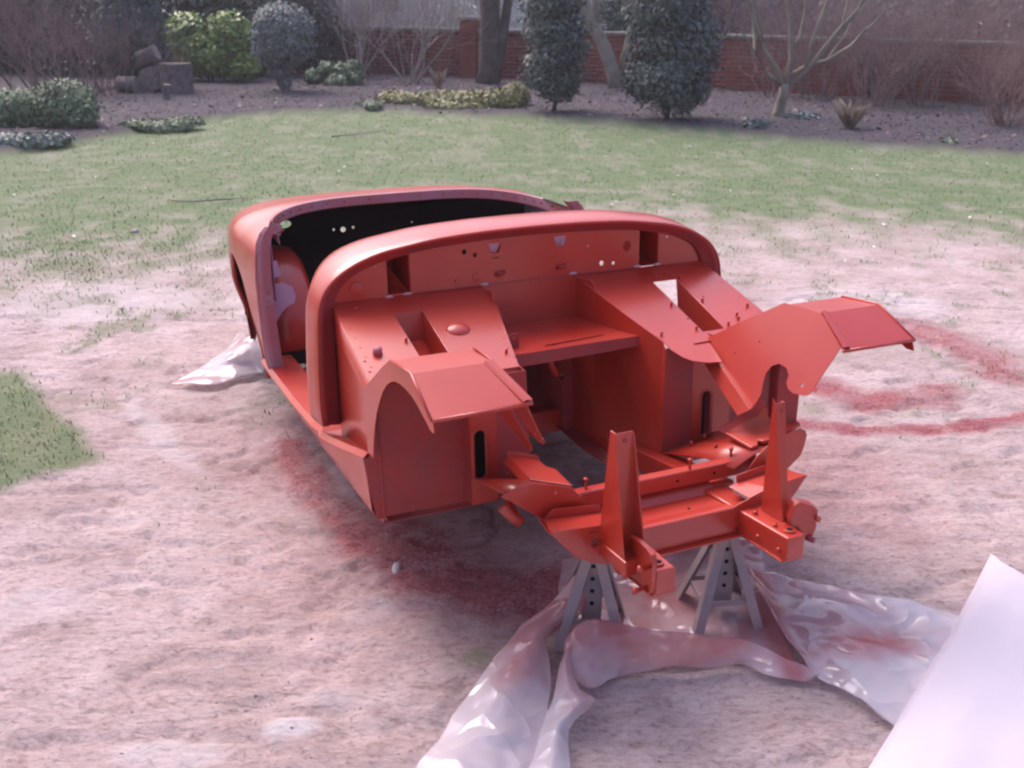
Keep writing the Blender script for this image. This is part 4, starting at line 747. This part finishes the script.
def leafmat(name, a, b_, rough=.55, spec=.4): return mat(name, a, rough, spec, b_, 2.5, attr='rnd')
def leaves(name, blobs, n, size, m, parent=None, seed=0, kind=None, asp=1.8, shell=.55, rag=0):
    """leaf-sized quads spread through lumpy blobs [(center, radii)]"""
    rs = np.random.RandomState(seed); vol = np.array([b_[1][0]*b_[1][1]*b_[1][2] for b_ in blobs])**.66; pick = rs.choice(len(blobs), n, p=vol/vol.sum())
    Cn = np.array([b_[0] for b_ in blobs], float)[pick]; Rr = np.array([b_[1] for b_ in blobs], float)[pick]
    dv = rs.randn(n, 3); dv /= np.linalg.norm(dv, axis=1)[:, None]; rad = (shell+(1-shell)*rs.rand(n)**.6)
    lump = (.80-rag*.25)+(.38+rag*.7)*fbm(np.arctan2(dv[:, 1], dv[:, 0])*2.4+pick*3.1, dv[:, 2]*4+pick, seed+1, 3)
    P_ = Cn+dv*Rr*(rad*lump)[:, None]; P_[:, 2] = np.maximum(P_[:, 2], .03)
    nr = dv*1.0+rs.randn(n, 3)*.5+[0, 0, .35]; nr /= np.linalg.norm(nr, axis=1)[:, None]
    a = np.cross(nr, rs.randn(n, 3)); a /= np.linalg.norm(a, axis=1)[:, None]; b2 = np.cross(nr, a); s_ = size*(.6+.8*rs.rand(n))[:, None]
    V = np.stack([P_-a*s_*asp*.5, P_+b2*s_*.42-a*s_*.05, P_+a*s_*asp*.5, P_-b2*s_*.42-a*s_*.05], 1).reshape(-1, 3)
    o_ = npmesh(name, V, np.arange(4*n).reshape(n, 4), m, parent, attrs={'rnd': ('FACE', np.clip(rs.rand(n)*.6+.4*fbm(P_[:, 0]*7, P_[:, 2]*7, seed+5), 0, 1))})
    if kind: setp(o_, kind=kind)
    return o_
def twigs(name, roots, m, parent=None, seed=0, depth=4, L0=.5, r0=.015, spread=.5, up_=.35, kids=(2, 3), nseg=3, droop=0, ratio=.72):
    rs = random.Random(seed); V = []; F = []
    def seg(a, b_, ra, rb_):
        d = (b_-a).normalized(); x_ = d.orthogonal().normalized(); y_ = d.cross(x_); k_ = len(V)
        for c_, r_ in ((a, ra), (b_, rb_)):
            for j in range(4): V.append(c_+x_*r_*math.cos(j*math.pi/2)+y_*r_*math.sin(j*math.pi/2))
        for j in range(4): F.append((k_+j, k_+(j+1) % 4, k_+4+(j+1) % 4, k_+4+j))
    def grow(p_, d, L_, r_, dep):
        q = p_; n_ = nseg; rr_ = r_
        for i in range(n_):
            d = (d+Vector((rs.gauss(0, .16), rs.gauss(0, .16), rs.gauss(0, .10)+up_*.12-droop*(.0 if dep > 2 else .15)))).normalized()
            e = q+d*L_/n_; r3 = rr_*(.86 if i < n_-1 else .8); seg(q, e, rr_, r3); q = e; rr_ = r3
            if dep > 0 and i > 0 and rs.random() < .45: grow(q, (d+Vector((rs.gauss(0, spread), rs.gauss(0, spread), rs.gauss(0, spread*.6)))).normalized(), L_*ratio*.9, rr_*.55, dep-1)
        if dep > 0:
            for _ in range(rs.randint(*kids)): grow(q, (d+Vector((rs.gauss(0, spread), rs.gauss(0, spread), rs.gauss(0, spread*.6)))).normalized(), L_*ratio, rr_*.75, dep-1)
    for (p_, d, L_, r_) in roots: grow(Vector(p_), Vector(d).normalized(), L_*L0, r_*r0, depth)
    return npmesh(name, np.array([tuple(v) for v in V]), np.array(F), m, parent)
def fan(n, rad, lean, seed):
    rs = random.Random(seed); o_ = []
    for i in range(n):
        a = rs.uniform(0, 2*math.pi); r_ = rad*math.sqrt(rs.random()); o_.append(((r_*math.cos(a), r_*math.sin(a), -.03), (math.cos(a)*lean*rs.uniform(.4, 1.2), math.sin(a)*lean*rs.uniform(.4, 1.2), 1), rs.uniform(.8, 1.2), rs.uniform(.7, 1.2)))
    return o_
BARKP = mat('pale_bark', (.26, .22, .20), .9, .2, (.38, .33, .30), 6); BARKD = mat('dark_bark', (.06, .05, .05), .9, .2, (.12, .10, .09), 6, bump=.5, bscale=15)
BARKM = mat('mossy_bark', (.20, .175, .14), .9, .2, (.32, .29, .23), 5, bump=.4, bscale=15); TWIGP = mat('purple_twig', (.17, .11, .11), .85, .2, (.30, .22, .21), 4); TWIGR = mat('brown_twig', (.20, .13, .12), .85, .2, (.34, .24, .22), 4)
L_DARK = leafmat('dark_leaf', (.016, .03, .02), (.055, .085, .06)); L_HOLLY = leafmat('holly_leaf', (.035, .052, .045), (.16, .195, .18), .5, .4)
L_GREY = leafmat('grey_green_leaf', (.11, .135, .12), (.29, .33, .31))
L_TWIG = leafmat('grey_budding_leaf', (.07, .06, .07), (.19, .17, .18)); L_LAUR = leafmat('laurel_leaf', (.05, .12, .02), (.30, .42, .10), .4); L_FRESH = leafmat('fresh_leaf', (.09, .14, .075), (.24, .32, .18))
L_BLUE = leafmat('blue_green_leaf', (.035, .055, .05), (.11, .16, .145)); L_GCB = leafmat('dusty_green_leaf', (.09, .12, .10), (.26, .31, .26)); L_YEL = leafmat('heather_leaf', (.13, .13, .05), (.36, .36, .16)); L_STRAW = leafmat('straw', (.28, .22, .16), (.5, .42, .33)); L_BROWN = leafmat('dead_leaf', (.09, .055, .05), (.22, .15, .13)); L_GC = leafmat('pale_ground_cover_leaf', (.10, .14, .08), (.33, .38, .24))
def bush(name, label, cat, loc, blobs, n, size, m, seed, stems=None, smat=BARKD, group=None, shell=.55, asp=1.8, rag=0):
    o_ = thing(name, label, cat, (*loc, 0), 0, group); leaves('crown', blobs, n, size, m, o_, seed, None, asp, shell, rag)
    if stems: twigs('stems', stems, smat, o_, seed, depth=2, L0=.35, r0=.02)
    return o_
bush('round_shrub', 'bright green rounded shrub at the far left edge of the lawn', 'shrub', (-5.35, 12.5), [((-.02, 0, .30), (.42, .38, .31)), ((-.62, .05, .24), (.36, .34, .27)), ((.08, -.1, .24), (.34, .3, .25)), ((-.34, 0, .2), (.25, .25, .22))], 16000, .026, L_FRESH, 1, fan(5, .1, .6, 1))
bush('evergreen_shrub', 'dark blue-green evergreen shrub behind the pile of logs', 'shrub', (-6.55, 18.35), [((0, 0, 1.15), (.62, .55, .7)), ((-.3, .1, .8), (.5, .45, .6)), ((.2, 0, .55), (.42, .4, .4)), ((.1, .0, 1.75), (.5, .5, .45))], 12000, .05, L_BLUE, 2, fan(6, .15, .4, 2))
bush('laurel_bush', 'glossy yellow-green laurel bush between the logs and the clipped ball', 'shrub', (-5.65, 19.9), [((-.4, 0, .85), (.5, .45, .42)), ((.35, 0, .9), (.5, .45, .42)), ((0, -.1, .55), (.7, .5, .42)), ((.6, -.2, .35), (.35, .3, .28))], 8000, .06, L_LAUR, 3, fan(6, .2, .5, 3))
bush('clipped_shrub', 'grey-green bush clipped to a ball on a short stem', 'shrub', (-3.88, 17.8), [((0, 0, .93), (.56, .52, .52)), ((.02, 0, 1.05), (.52, .5, .42)), ((-.06, 0, .42), (.2, .2, .2)), ((0, 0, .22), (.13, .13, .16))], 15000, .034, L_GREY, 4, [((0, 0, -.03), (0, 0, 1), 1.6, 2.2), ((.05, 0, -.03), (.2, 0, 1), 1.3, 1.4)], shell=.7)
bush('low_green_plant', 'low bright green clumped plant right of the clipped ball', 'plant', (-3.3, 19.3), [((-.35, 0, .2), (.2, .2, .15)), ((-.1, 0, .33), (.2, .2, .15)), ((.15, 0, .28), (.22, .2, .17)), ((.38, 0, .2), (.18, .2, .14)), ((.1, -.2, .14), (.25, .2, .12)), ((.35, .1, .38), (.15, .15, .12))], 2500, .05, L_FRESH, 5)
bush('holly_tree', 'narrow dark holly in the middle of the bed with red wall on both sides', 'holly', (.55, 15.0), [((0, 0, .65), (.42, .40, .38)), ((.05, 0, 1.05), (.42, .4, .45)), ((-.08, 0, 1.5), (.38, .4, .5)), ((.04, 0, 2.1), (.33, .33, .5)), ((0, 0, 2.6), (.22, .22, .4)), ((.05, -.1, .40), (.28, .28, .2))], 19000, .036, L_HOLLY, 6, [((0, 0, -.03), (0, 0, 1), 2.5, 2.2)], shell=.4, rag=1)
bush('holly_tree', 'broad dark holly in front of the wall, the wider of the two hollies', 'holly', (2.05, 14.1), [((0, 0, .62), (.55, .5, .4)), ((.1, 0, 1.0), (.58, .5, .5)), ((-.12, 0, 1.5), (.5, .5, .55)), ((.04, 0, 2.1), (.45, .43, .5)), ((0, 0, 2.6), (.3, .3, .4)), ((.1, -.1, .38), (.36, .3, .22)), ((-.3, 0, .55), (.3, .3, .28))], 25000, .038, L_HOLLY, 7, [((0, 0, -.03), (0, 0, 1), 2.5, 2.4)], shell=.4, rag=1)
# bare multi-stem shrubs
for i, (x_, y_, n_, lab) in enumerate([(-3.15, 21.0, 9, 'pale many-stemmed bare shrub, leftmost of the pair before the wall'), (-2.0, 19.9, 8, 'pale many-stemmed bare shrub with crooked stems, rightmost of the pair before the wall')]):
    o_ = thing('bare_shrub', lab, 'shrub', (x_, y_, 0)); twigs('branches', fan(n_, .12, .38, 20+i), BARKP, o_, 30+i, depth=4, L0=.85, r0=.027, spread=.32, ratio=.68)
o_ = thing('bare_shrub', 'large purplish bare shrub in the far left of the bed', 'shrub', (-7.3, 17.2, 0)); twigs('branches', fan(44, .8, .5, 22), TWIGP, o_, 33, depth=4, L0=.62, r0=.013, spread=.42, ratio=.7)
o_ = thing('bare_shrub', 'smaller tangled purplish shrub between the big bare shrub and the logs', 'shrub', (-6.3, 16.9, 0)); twigs('branches', fan(14, .4, .5, 24), TWIGP, o_, 34, depth=4, L0=.5, r0=.011, spread=.45, ratio=.7)
# trees
def bark_tree(name, label, loc, m, parts_, seed, tw=None, tmat=None, lvl=4):
    o_ = thing(name, label, 'tree', (*loc, 0)); 
    for nm, pts, rads in parts_: tube(nm, pts, rads, m, o_, 10)
    if tw: twigs('twigs', tw, tmat or m, o_, seed, depth=lvl, L0=1, r0=1, spread=.38, ratio=.7)
    return o_
bark_tree('tree', 'dark straight tree trunk in front of the railings, with a thin second stem', (-.45, 20.1), BARKD, [('trunk', [(-.08, 0, -.05), (-.05, 0, .3), (-.03, 0, 1.2), (-.06, 0, 2.2), (0, .1, 4)], [.26, .20, .185, .18, .13]), ('branch', [(.05, 0, .1), (.18, 0, .7), (.28, .05, 1.4), (.42, .1, 2.3), (.5, .1, 3.5)], [.12, .10, .09, .08, .05])], 41, [((-.03, 0, 1.9), (-.5, 0, 1), 1.0, .05), ((.3, 0, 1.9), (.6, .2, 1), 1.0, .04), ((0, .1, 3.6), (0, 0, 1), 1.2, .09)], BARKD, 4)
bark_tree('tree', 'pale leaning tree trunk between the two hollies', (1.85, 19.3), BARKM, [('trunk', [(.02, 0, -.05), (-.05, 0, .25), (-.25, 0, .75), (-.52, 0, 1.25), (-.72, 0, 1.6), (-1.0, 0, 2.2)], [.15, .13, .12, .11, .10, .08]), ('branch', [(-.42, 0, 1.1), (-.44, .0, 1.5), (-.42, 0, 2.3)], [.08, .07, .05]), ('branch', [(.05, .1, .2), (.18, .1, .8), (.35, .1, 1.6), (.5, .1, 2.4)], [.08, .07, .06, .05])], 42, [((-1.0, 0, 2.2), (-.5, 0, 1), 1.0, .06), ((-.42, 0, 2.2), (0, 0, 1), 1.0, .045), ((.5, .1, 2.4), (.3, 0, 1), 1.0, .04)], BARKM, 3)
bark_tree('tree', 'spreading bare fruit tree with a short forked trunk right of the wide holly', (3.62, 14.4), BARKM, [('trunk', [(-.06, 0, -.05), (0, 0, .12), (.04, 0, .35), (.05, 0, .5)], [.11, .08, .068, .065]),
    ('branch', [(.05, 0, .42), (-.10, 0, .72), (-.28, .05, .95), (-.42, .1, 1.3), (-.55, .1, 1.9)], [.045, .036, .030, .024, .016]), ('branch', [(.05, 0, .45), (.10, 0, .8), (.08, .1, 1.2), (-.05, .1, 1.7), (-.1, .1, 2.2)], [.045, .038, .032, .024, .015]),
    ('branch', [(.06, 0, .42), (.30, -.05, .65), (.50, -.05, .95), (.72, -.05, 1.25), (1.0, -.1, 1.6)], [.045, .038, .033, .026, .018]), ('branch', [(.3, -.05, .65), (.34, 0, 1.0), (.5, .05, 1.5), (.6, .1, 2.0)], [.034, .03, .024, .016]), ('branch', [(.0, .0, .5), (-.22, -.1, .62), (-.42, -.15, .9), (-.50, -.1, 1.4), (-.7, -.1, 1.9)], [.034, .03, .024, .02, .014]), ('branch', [(.1, .0, .6), (.38, .1, .75), (.62, .15, .80), (.95, .2, 1.0), (1.25, .2, 1.4)], [.034, .03, .024, .02, .014]), ('branch', [(.08, .05, .9), (.22, .1, 1.1), (.26, .1, 1.5), (.22, .1, 2.0)], [.035, .03, .025, .015])], 43,
    [((-.42, -.15, .9), (-.8, 0, .6), .6, .016), ((.62, .15, .8), (.5, .2, 1), .6, .016), ((.95, .2, 1.0), (.8, 0, .8), .6, .016), ((-.5, -.1, 1.4), (-.6, 0, 1), .6, .016), ((-.30, .05, 1.0), (-.4, -.1, 1), .55, .018), ((-.5, .1, 1.6), (-.2, 0, 1), .6, .02), ((.0, .1, 1.5), (-.4, .2, 1), .6, .02), ((.5, -.05, .95), (.5, -.2, .6), .6, .018), ((.9, -.1, 1.5), (.6, 0, .9), .6, .02), ((.5, .05, 1.5), (.2, 0, 1), .6, .02), ((.24, .1, 1.5), (0, -.2, 1), .6, .018), ((-.1, .1, 1.9), (0, .1, 1), .6, .018), ((.72, -.05, 1.25), (.4, .3, 1), .6, .018)], BARKM, 4)
# twiggy shrubs on the right
for i, (x_, y_, n_, l_, lab, m_) in enumerate([(4.35, 17.6, 20, .36, 'fine greyish bare shrub close against the wall left of the pier', TWIGP), (4.95, 17.3, 26, .48, 'twiggy greyish bare shrub in front of the wall pier', TWIGP), (6.0, 17.5, 30, .5, 'dense greyish bare shrub filling the wall between the thin purplish and arching ones', BARKP), (8.15, 15.6, 24, .5, 'tall reddish bare shrub cut off by the right picture edge', TWIGR), (5.45, 16.2, 26, .46, 'thin purplish bare shrub just right of the wall pier', TWIGP), (6.35, 16.4, 22, .5, 'arching bare shrub against the wall between its purplish neighbours', TWIGP), (7.35, 16.6, 28, .52, 'dense rusty bare shrub before the far right end of the wall', TWIGR), (6.5, 13.7, 34, .34, 'tangled brown thorny bush at the right edge of the bed', TWIGR)]):
    o_ = thing('bare_shrub', lab, 'shrub', (x_, y_, 0)); twigs('branches', fan(n_, .22, .55, 50+i), m_, o_, 60+i, depth=4, L0=l_*1.35, r0=.011, spread=.5, ratio=.74, droop=.6 if i == 5 else 0)
# plants at the edge of the bed
def tuft(name, label, loc, n_, h_, m_, seed, sp=.3):
    rs = np.random.RandomState(seed); a = rs.rand(n_)*6.28; r_ = .05*rs.rand(n_); l_ = h_*(.5+.7*rs.rand(n_)); ca, sa = np.cos(a), np.sin(a); w_ = .006
    V = np.stack([np.stack([r_*ca-w_*sa, r_*sa+w_*ca, 0*a], 1), np.stack([r_*ca+w_*sa, r_*sa-w_*ca, 0*a], 1), np.stack([(r_+sp*l_)*ca, (r_+sp*l_)*sa, l_*.8], 1), np.stack([(r_+sp*2*l_)*ca, (r_+sp*2*l_)*sa, l_], 1)], 1).reshape(-1, 3)
    return setp(npmesh(name, V+[0, 0, .0], np.arange(4*n_).reshape(n_, 4), m_, attrs={'rnd': ('FACE', rs.rand(n_))}), label, 'plant')
def place(o_, x_, y_, z_=None): o_.location = (x_, y_, ground_z(x_, y_) if z_ is None else z_); return o_
place(tuft('dry_grass_tuft', 'straw-coloured dry tuft standing alone right of the fruit tree', None, 160, .30, L_STRAW, 70, .35), 4.2, 13.1)
place(tuft('dry_grass_tuft', 'thin pale dry stalks at the foot of the crooked-stemmed shrub', None, 60, .30, L_STRAW, 71, .2), -1.35, 18.6)
bush('low_plant', 'pale primrose patch with light leaves below the logs', 'plant', (-4.25, 12.6), [((0, 0, .07), (.40, .30, .07)), ((-.3, .1, .07), (.25, .25, .06)), ((.2, .2, .09), (.25, .2, .07))], 2600, .035, L_GC, 72, asp=1.3)
bush('low_plant', 'blue-grey ground-hugging plants below the bright rounded shrub', 'plant', (-5.3, 10.95), [((0, 0, .08), (.5, .3, .08)), ((-.3, -.2, .08), (.35, .25, .07)), ((.3, .2, .08), (.25, .2, .07))], 2600, .045, L_GCB, 73, asp=1.4)
bush('low_plant', 'small grey rosette plants below the pair of bare shrubs', 'plant', (-2.15, 15.5), [((0, 0, .07), (.22, .16, .06)), ((.1, -.3, .07), (.14, .12, .06))], 700, .04, L_GC, 74)
bush('low_plant', 'little green plant at the foot of the fruit tree', 'plant', (3.0, 13.1), [((0, 0, .10), (.14, .14, .09)), ((.2, .3, .08), (.1, .1, .06))], 600, .04, L_GREY, 75)
bush('low_plant', 'flat green plant between the fruit tree and the dry tuft', 'plant', (3.95, 14.3), [((0, 0, .07), (.22, .16, .07)), ((-.25, .1, .06), (.14, .12, .05))], 700, .045, L_GREY, 76)
bush('low_plant', 'small pale plant at the lawn edge near the right corner', 'plant', (4.9, 11.75), [((0, 0, .06), (.12, .1, .06))], 350, .04, L_GC, 77)
bush('heather_patch', 'wide yellow-green heather mat left of the narrow holly', 'plant', (-.75, 15.25), [((-.8, .6, .10), (.45, .35, .13)), ((-.35, .5, .12), (.4, .35, .15)), ((.1, .3, .13), (.45, .35, .16)), ((.5, .2, .16), (.4, .35, .18)), ((-.1, -.05, .07), (.5, .25, .09)), ((-1.1, 1.0, .1), (.3, .3, .12)), ((.75, .5, .2), (.25, .25, .2))], 9000, .035, L_YEL, 78, asp=2.2)
# fallen leaves in the bed
def litter():
    n = 1500; x = RS.rand(n)*15-7.5; yb = np.interp(x, BX, BY); y = yb+RS.rand(n)*7; k = y < np.interp(x, [-40, 3.0, 40], [36, 19.95, -4.3])-.3; x, y = x[k], y[k]; n = len(x)
    z = np.array([ground_z(a, b_) for a, b_ in zip(x, y)])+.012; s_ = .018+.03*RS.rand(n)[:, None]; a = RS.randn(n, 3)*[1, 1, .35]; a /= np.linalg.norm(a, axis=1)[:, None]; b2 = np.cross(a, RS.randn(n, 3)*.4+[0, 0, 1]); P_ = np.stack([x, y, z], 1)
    V = np.stack([P_-a*s_, P_+b2*s_*.5, P_+a*s_, P_-b2*s_*.5], 1).reshape(-1, 3)
    setp(npmesh('fallen_leaves', V, np.arange(4*n).reshape(n, 4), L_BROWN, attrs={'rnd': ('FACE', RS.rand(n))}), 'dry fallen leaves scattered over the dark flower bed', 'leaves', kind='stuff')
litter()
def petals():
    n = 130; y = 5.5+9*RS.rand(n); x = (RS.rand(n)*2-1)*y*.5; k = y < np.interp(x, BX, BY)-.1; x, y = x[k], y[k]; n = len(x); s_ = .010+.014*RS.rand(n)[:, None]
    z = np.array([ground_z(a, b_) for a, b_ in zip(x, y)])+.016; a = RS.randn(n, 3)*[1, 1, .2]; a /= np.linalg.norm(a, axis=1)[:, None]; b2 = np.cross(a, [0, 0, 1.]); P_ = np.stack([x, y, z], 1)
    V = np.stack([P_-a*s_, P_+b2*s_*.6, P_+a*s_, P_-b2*s_*.6], 1).reshape(-1, 3)
    setp(npmesh('petals', V, np.arange(4*n).reshape(n, 4), leafmat('petal', (.5, .45, .42), (.75, .72, .68)), attrs={'rnd': ('FACE', RS.rand(n))}), 'pale fallen petals and leaf flecks scattered over the lawn', 'petals', kind='stuff')
petals()
# logs
WOOD = mat('cut_wood', (.20, .165, .145), .85, .2, (.34, .29, .26), 12); BARKL = mat('log_bark', (.10, .09, .09), .9, .2, (.21, .185, .18), 9, bump=.6, bscale=20)
def log(label, c0, c1, r_, seed, loc, hollow=False, name='log'):
    o_ = thing(name, label, 'log', loc); rs = random.Random(seed); n = 16; wob = [1+rs.uniform(-.09, .09) for _ in range(n)]
    a, b_ = Vector(c0), Vector(c1); d = (b_-a).normalized(); x_ = d.orthogonal().normalized(); y_ = d.cross(x_)
    rg = lambda c, k_: [c+(x_*math.cos(2*math.pi*i/n)+y_*math.sin(2*math.pi*i/n))*r_*k_*wob[i] for i in range(n)]
    rows = [rg(a, 1), rg(a+(b_-a)*.5, .96), rg(b_, .98)]
    grid('bark', rows, BARKL, o_, closed=True)
    for nm, c, q in (('cut_end', a, -.001), ('cut_end', b_, .001)):
        R1 = rg(c+d*q, .95); R2 = rg(c+d*q*2, .8 if hollow else .5); R3 = rg(c-d*(.06*(1 if q > 0 else -1) if hollow else -q*3), .6 if hollow else .02)
        grid(nm, [rg(c, .985), R1, R2, R3], WOOD if not (hollow and q > 0) else [WOOD], o_, closed=True)
        if hollow and q > 0: mesh('hollow_core', R3, [tuple(range(n))], BARKL, o_)
    return o_
zb = lambda x_, y_: ground_z(x_, y_)
log('upright sawn tree stump with a hollow top, right of the log pile', (0, 0, -.02), (0, 0, .46), .25, 1, (-5.50, 17.2, zb(-5.5, 17.2)), True, 'tree_stump')
log('short log lying with its round sawn end facing the lawn', (0, .4, .20), (-.02, 0, .20), .20, 2, (-5.95, 17.3, zb(-5.95, 17.2)))
log('tilted log block lying on top of the pile', (-.13, 0, .50), (.16, -.02, .62), .13, 3, (-6.02, 17.45, zb(-6.0, 17.4)))
log('small squat log block at the left end of the pile', (-.17, 0, .13), (.14, -.05, .13), .13, 4, (-6.28, 17.2, zb(-6.28, 17.2)))
log('thin pale stick of firewood standing in front of the stump', (0, 0, -.02), (.04, 0, .22), .055, 5, (-5.28, 15.9, zb(-5.28, 15.9)))
# dark evergreen hedge and twiggy growth behind the wall
o_ = thing('evergreen_hedge', 'tall dark evergreen hedge behind the left part of the bed', 'hedge', (-7.5, 21.6, 0)); leaves('foliage', [((-4.6+i*.9, .6, 1.0), (.9, .6, 1.3)) for i in range(3)]+[((-3+i*.9, .5*math.sin(i*2), 1.0+.25*math.sin(i*1.7)), (.8, .6, 1.2)) for i in range(8)]+[((-3+i*.9, .8, 2.4), (.8, .6, .9)) for i in range(8)], 70000, .06, L_DARK, o_, 80, shell=.45)
o_ = thing('evergreen_shrub', 'dark leafy shrub cut off by the left picture edge', 'shrub', (-8.9, 16.6, 0)); leaves('crown', [((0, 0, .8), (.75, .6, .8)), ((.2, 0, 1.6), (.6, .6, .6)), ((.1, -.2, .4), (.6, .5, .4))], 9000, .055, L_BLUE, o_, 81)
for i, (x_, y_, lab, m_, n_, bl) in enumerate([(-1.2, 27.0, 'loose grey-green hedge bush across the road behind the railings', L_GREY, 4200, [((0, 0, .8), (1.6, .8, .8))]),
        (2.3, 22.5, 'mossy green bush behind the wall between the two hollies', L_BLUE, 9000, [((0, 0, 1.2), (1.0, .7, 1.1)), ((.8, 0, 1.6), (.8, .7, 1.0))]), (5.2, 22.6, 'grey leafy bush behind the wall right of the wide holly', L_TWIG, 16000, [((0, 0, 1.0), (1.5, .6, 1.0)), ((1.3, 0, 1.4), (1.2, .6, .9)), ((-1, .2, 1.6), (1, .6, .8))]), (8.2, 20.8, 'dark bush behind the wall above its right end', L_TWIG, 18000, [((0, 0, 1.1), (1.4, .7, 1.1)), ((1.6, -.8, 1.2), (1.3, .7, 1.1)), ((-1.2, .5, 1.3), (1.2, .6, .9))])]):
    o_ = thing('hedge_bush', lab, 'bush', (x_, y_, 0)); leaves('crown', bl, n_, .06, m_, o_, 85+i, shell=.3)
for i, (x_, y_, lab, m_) in enumerate([(-3.0, 23.0, 'dense bare twiggy bush behind the railings at the left wall end', TWIGP), (-4.4, 23.4, 'bare twiggy bush behind the left railings', TWIGP), (-1.6, 22.8, 'bare twiggy bush behind the railings by the dark trunk', BARKP), (3.9, 21.0, 'bare twiggy bush over the wall behind the fruit tree', TWIGP), (6.0, 19.4, 'purple twiggy bush leaning over the wall right of the pier', TWIGP), (8.4, 18.0, 'reddish twiggy bush over the far right of the wall', TWIGR), (-9.4, 21.0, 'reddish bare shrub above the far left hedge', TWIGR)]):
    o_ = thing('bare_shrub', lab, 'shrub', (x_, y_, 0)); twigs('branches', fan(40, 1.2, .4, 90+i), m_, o_, 95+i, depth=4, L0=.72, r0=.013, spread=.42, ratio=.72)
# house across the road
HOUSE = mat('pale_render', (.34, .34, .36), .9, .2, (.40, .40, .41), 2); SLATE = mat('slate', (.10, .10, .12), .6, .4, (.15, .15, .17), 5); GLASS = mat('window_glass', (.03, .035, .045), .08, .6)
h_ = thing('house', 'pale rendered house glimpsed across the road behind the railings', 'house', (1.0, 44, 0))
box('house_wall', (-13, 0, 0), (13, 8, 5.4), HOUSE, h_, 0)
prism('roof', None, [(-13.4, -.4, 5.4), (13.4, -.4, 5.4), (13.4, 8.4, 5.4), (-13.4, 8.4, 5.4)], [(-13.4, 4, 8.4), (13.4, 4, 8.4), (13.4, 4.05, 8.4), (-13.4, 4.05, 8.4)], SLATE, h_, 0)
for i in range(6):
    for z_ in (1.0, 3.4):
        f_ = box('window', (-11+i*4.1, -.06, z_), (-9.7+i*4.1, .02, z_+1.3), PAINT, h_, 0); box('pane', (-10.9+i*4.1, -.075, z_+.1), (-9.8+i*4.1, -.062, z_+1.2), GLASS, f_, 0)

# small things on the lawn
def stick(label, pts, r_, m_): o_ = tube('twig', pts, r_, m_, None, 6); return setp(o_, label, 'twig')
zz = lambda x_, y_: ground_z(x_, y_)+.010
stick('thin curved fallen twig on the lawn left behind the shell', [(-2.72, 8.05, zz(-2.7, 8)), (-2.5, 7.95, .012+zz(-2.5, 8)), (-2.3, 8.0, .02+zz(-2.3, 8)), (-2.12, 8.2, zz(-2.1, 8.2))], [.006, .008, .007, .003], BARKP)
stick('long thin fallen twig on the lawn before the bare shrub pair', [(-2.15, 12.2, zz(-2.15, 12.2)), (-1.9, 12.3, .02+zz(-1.9, 12.3)), (-1.6, 12.9, zz(-1.6, 12.9))], [.008, .009, .004], BARKP)
CHALK = mat('chalky_stone', (.42, .36, .36), .95, .1, (.52, .47, .48), 12, bump=.5, bscale=30)
def stone(label, loc, rad, seed):
    bm = bmesh.new(); bmesh.ops.create_icosphere(bm, subdivisions=4, radius=1); rs = np.array([v.co for v in bm.verts]); nn = .78+.45*fbm(rs[:, 0]*1.6+seed, rs[:, 1]*1.6+rs[:, 2], seed, 3)
    for v, q in zip(bm.verts, nn): v.co = Vector((v.co.x*rad[0]*q, v.co.y*rad[1]*q, v.co.z*rad[2]*q))
    me = bpy.data.meshes.new('stone'); bm.to_mesh(me); bm.free(); o_ = link('stone', me, CHALK, None, True); o_.location = loc; return setp(o_, label, 'stone')
stone('small upright pale chip in the mud below the sill front', (-.325, 2.53, ground_z(-.33, 2.53)+.004), (.013, .034, .012), 2)
stone('small pale flint on the lawn left of the shell', (-4.3+1.7, 6.9, ground_z(-2.6, 6.9)+.01), (.03, .02, .015), 3)
# rear support under the shell
TIMB = mat('old_timber', (.30, .25, .22), .85, .2, (.42, .37, .34), 7)
for s, lab in ((-1, 'pale timber block under the rear of the shell beside the small polythene corner'), (1, 'pale timber block under the far rear side of the shell')):
    P_ = car.matrix_basis@Vector((s*.46, 1.08, 0)) if False else (Matrix.Translation(car.location)@car.rotation_euler.to_matrix().to_4x4())@Vector((s*.34, 1.25, -.03))
    bl = box('timber_block', (-.10, -.12, 0), (.10, .12, P_.z-.004), TIMB, None, .006); bl.location = (P_.x, P_.y, .002); bl.rotation_euler = (0, 0, yaw); setp(bl, lab, 'timber block', 'timber blocks under the shell')

# ------------------------------------------------------------------ haze volume added in place of veiling glare from the lens
hm = bpy.data.materials.new('haze'); hm.use_nodes = True; t = hm.node_tree; t.nodes.clear(); o_ = t.nodes.new('ShaderNodeOutputMaterial')
pv = t.nodes.new('ShaderNodeVolumePrincipled'); pv.inputs['Color'].default_value = (.93, .91, 1, 1); pv.inputs['Density'].default_value = .0018; pv.inputs['Anisotropy'].default_value = .2
t.links.new(pv.outputs[0], o_.inputs['Volume'])
hz_ = box('haze', (-170, -60, -1.3), (170, 170, 9.5), hm, None, 0); setp(hz_, kind='stuff'); hz_['label'] = 'thin pale haze volume over the garden, added for lens veil'; hz_['category'] = 'haze'
sc.cycles.volume_step_rate = 5; sc.cycles.volume_bounces = 1
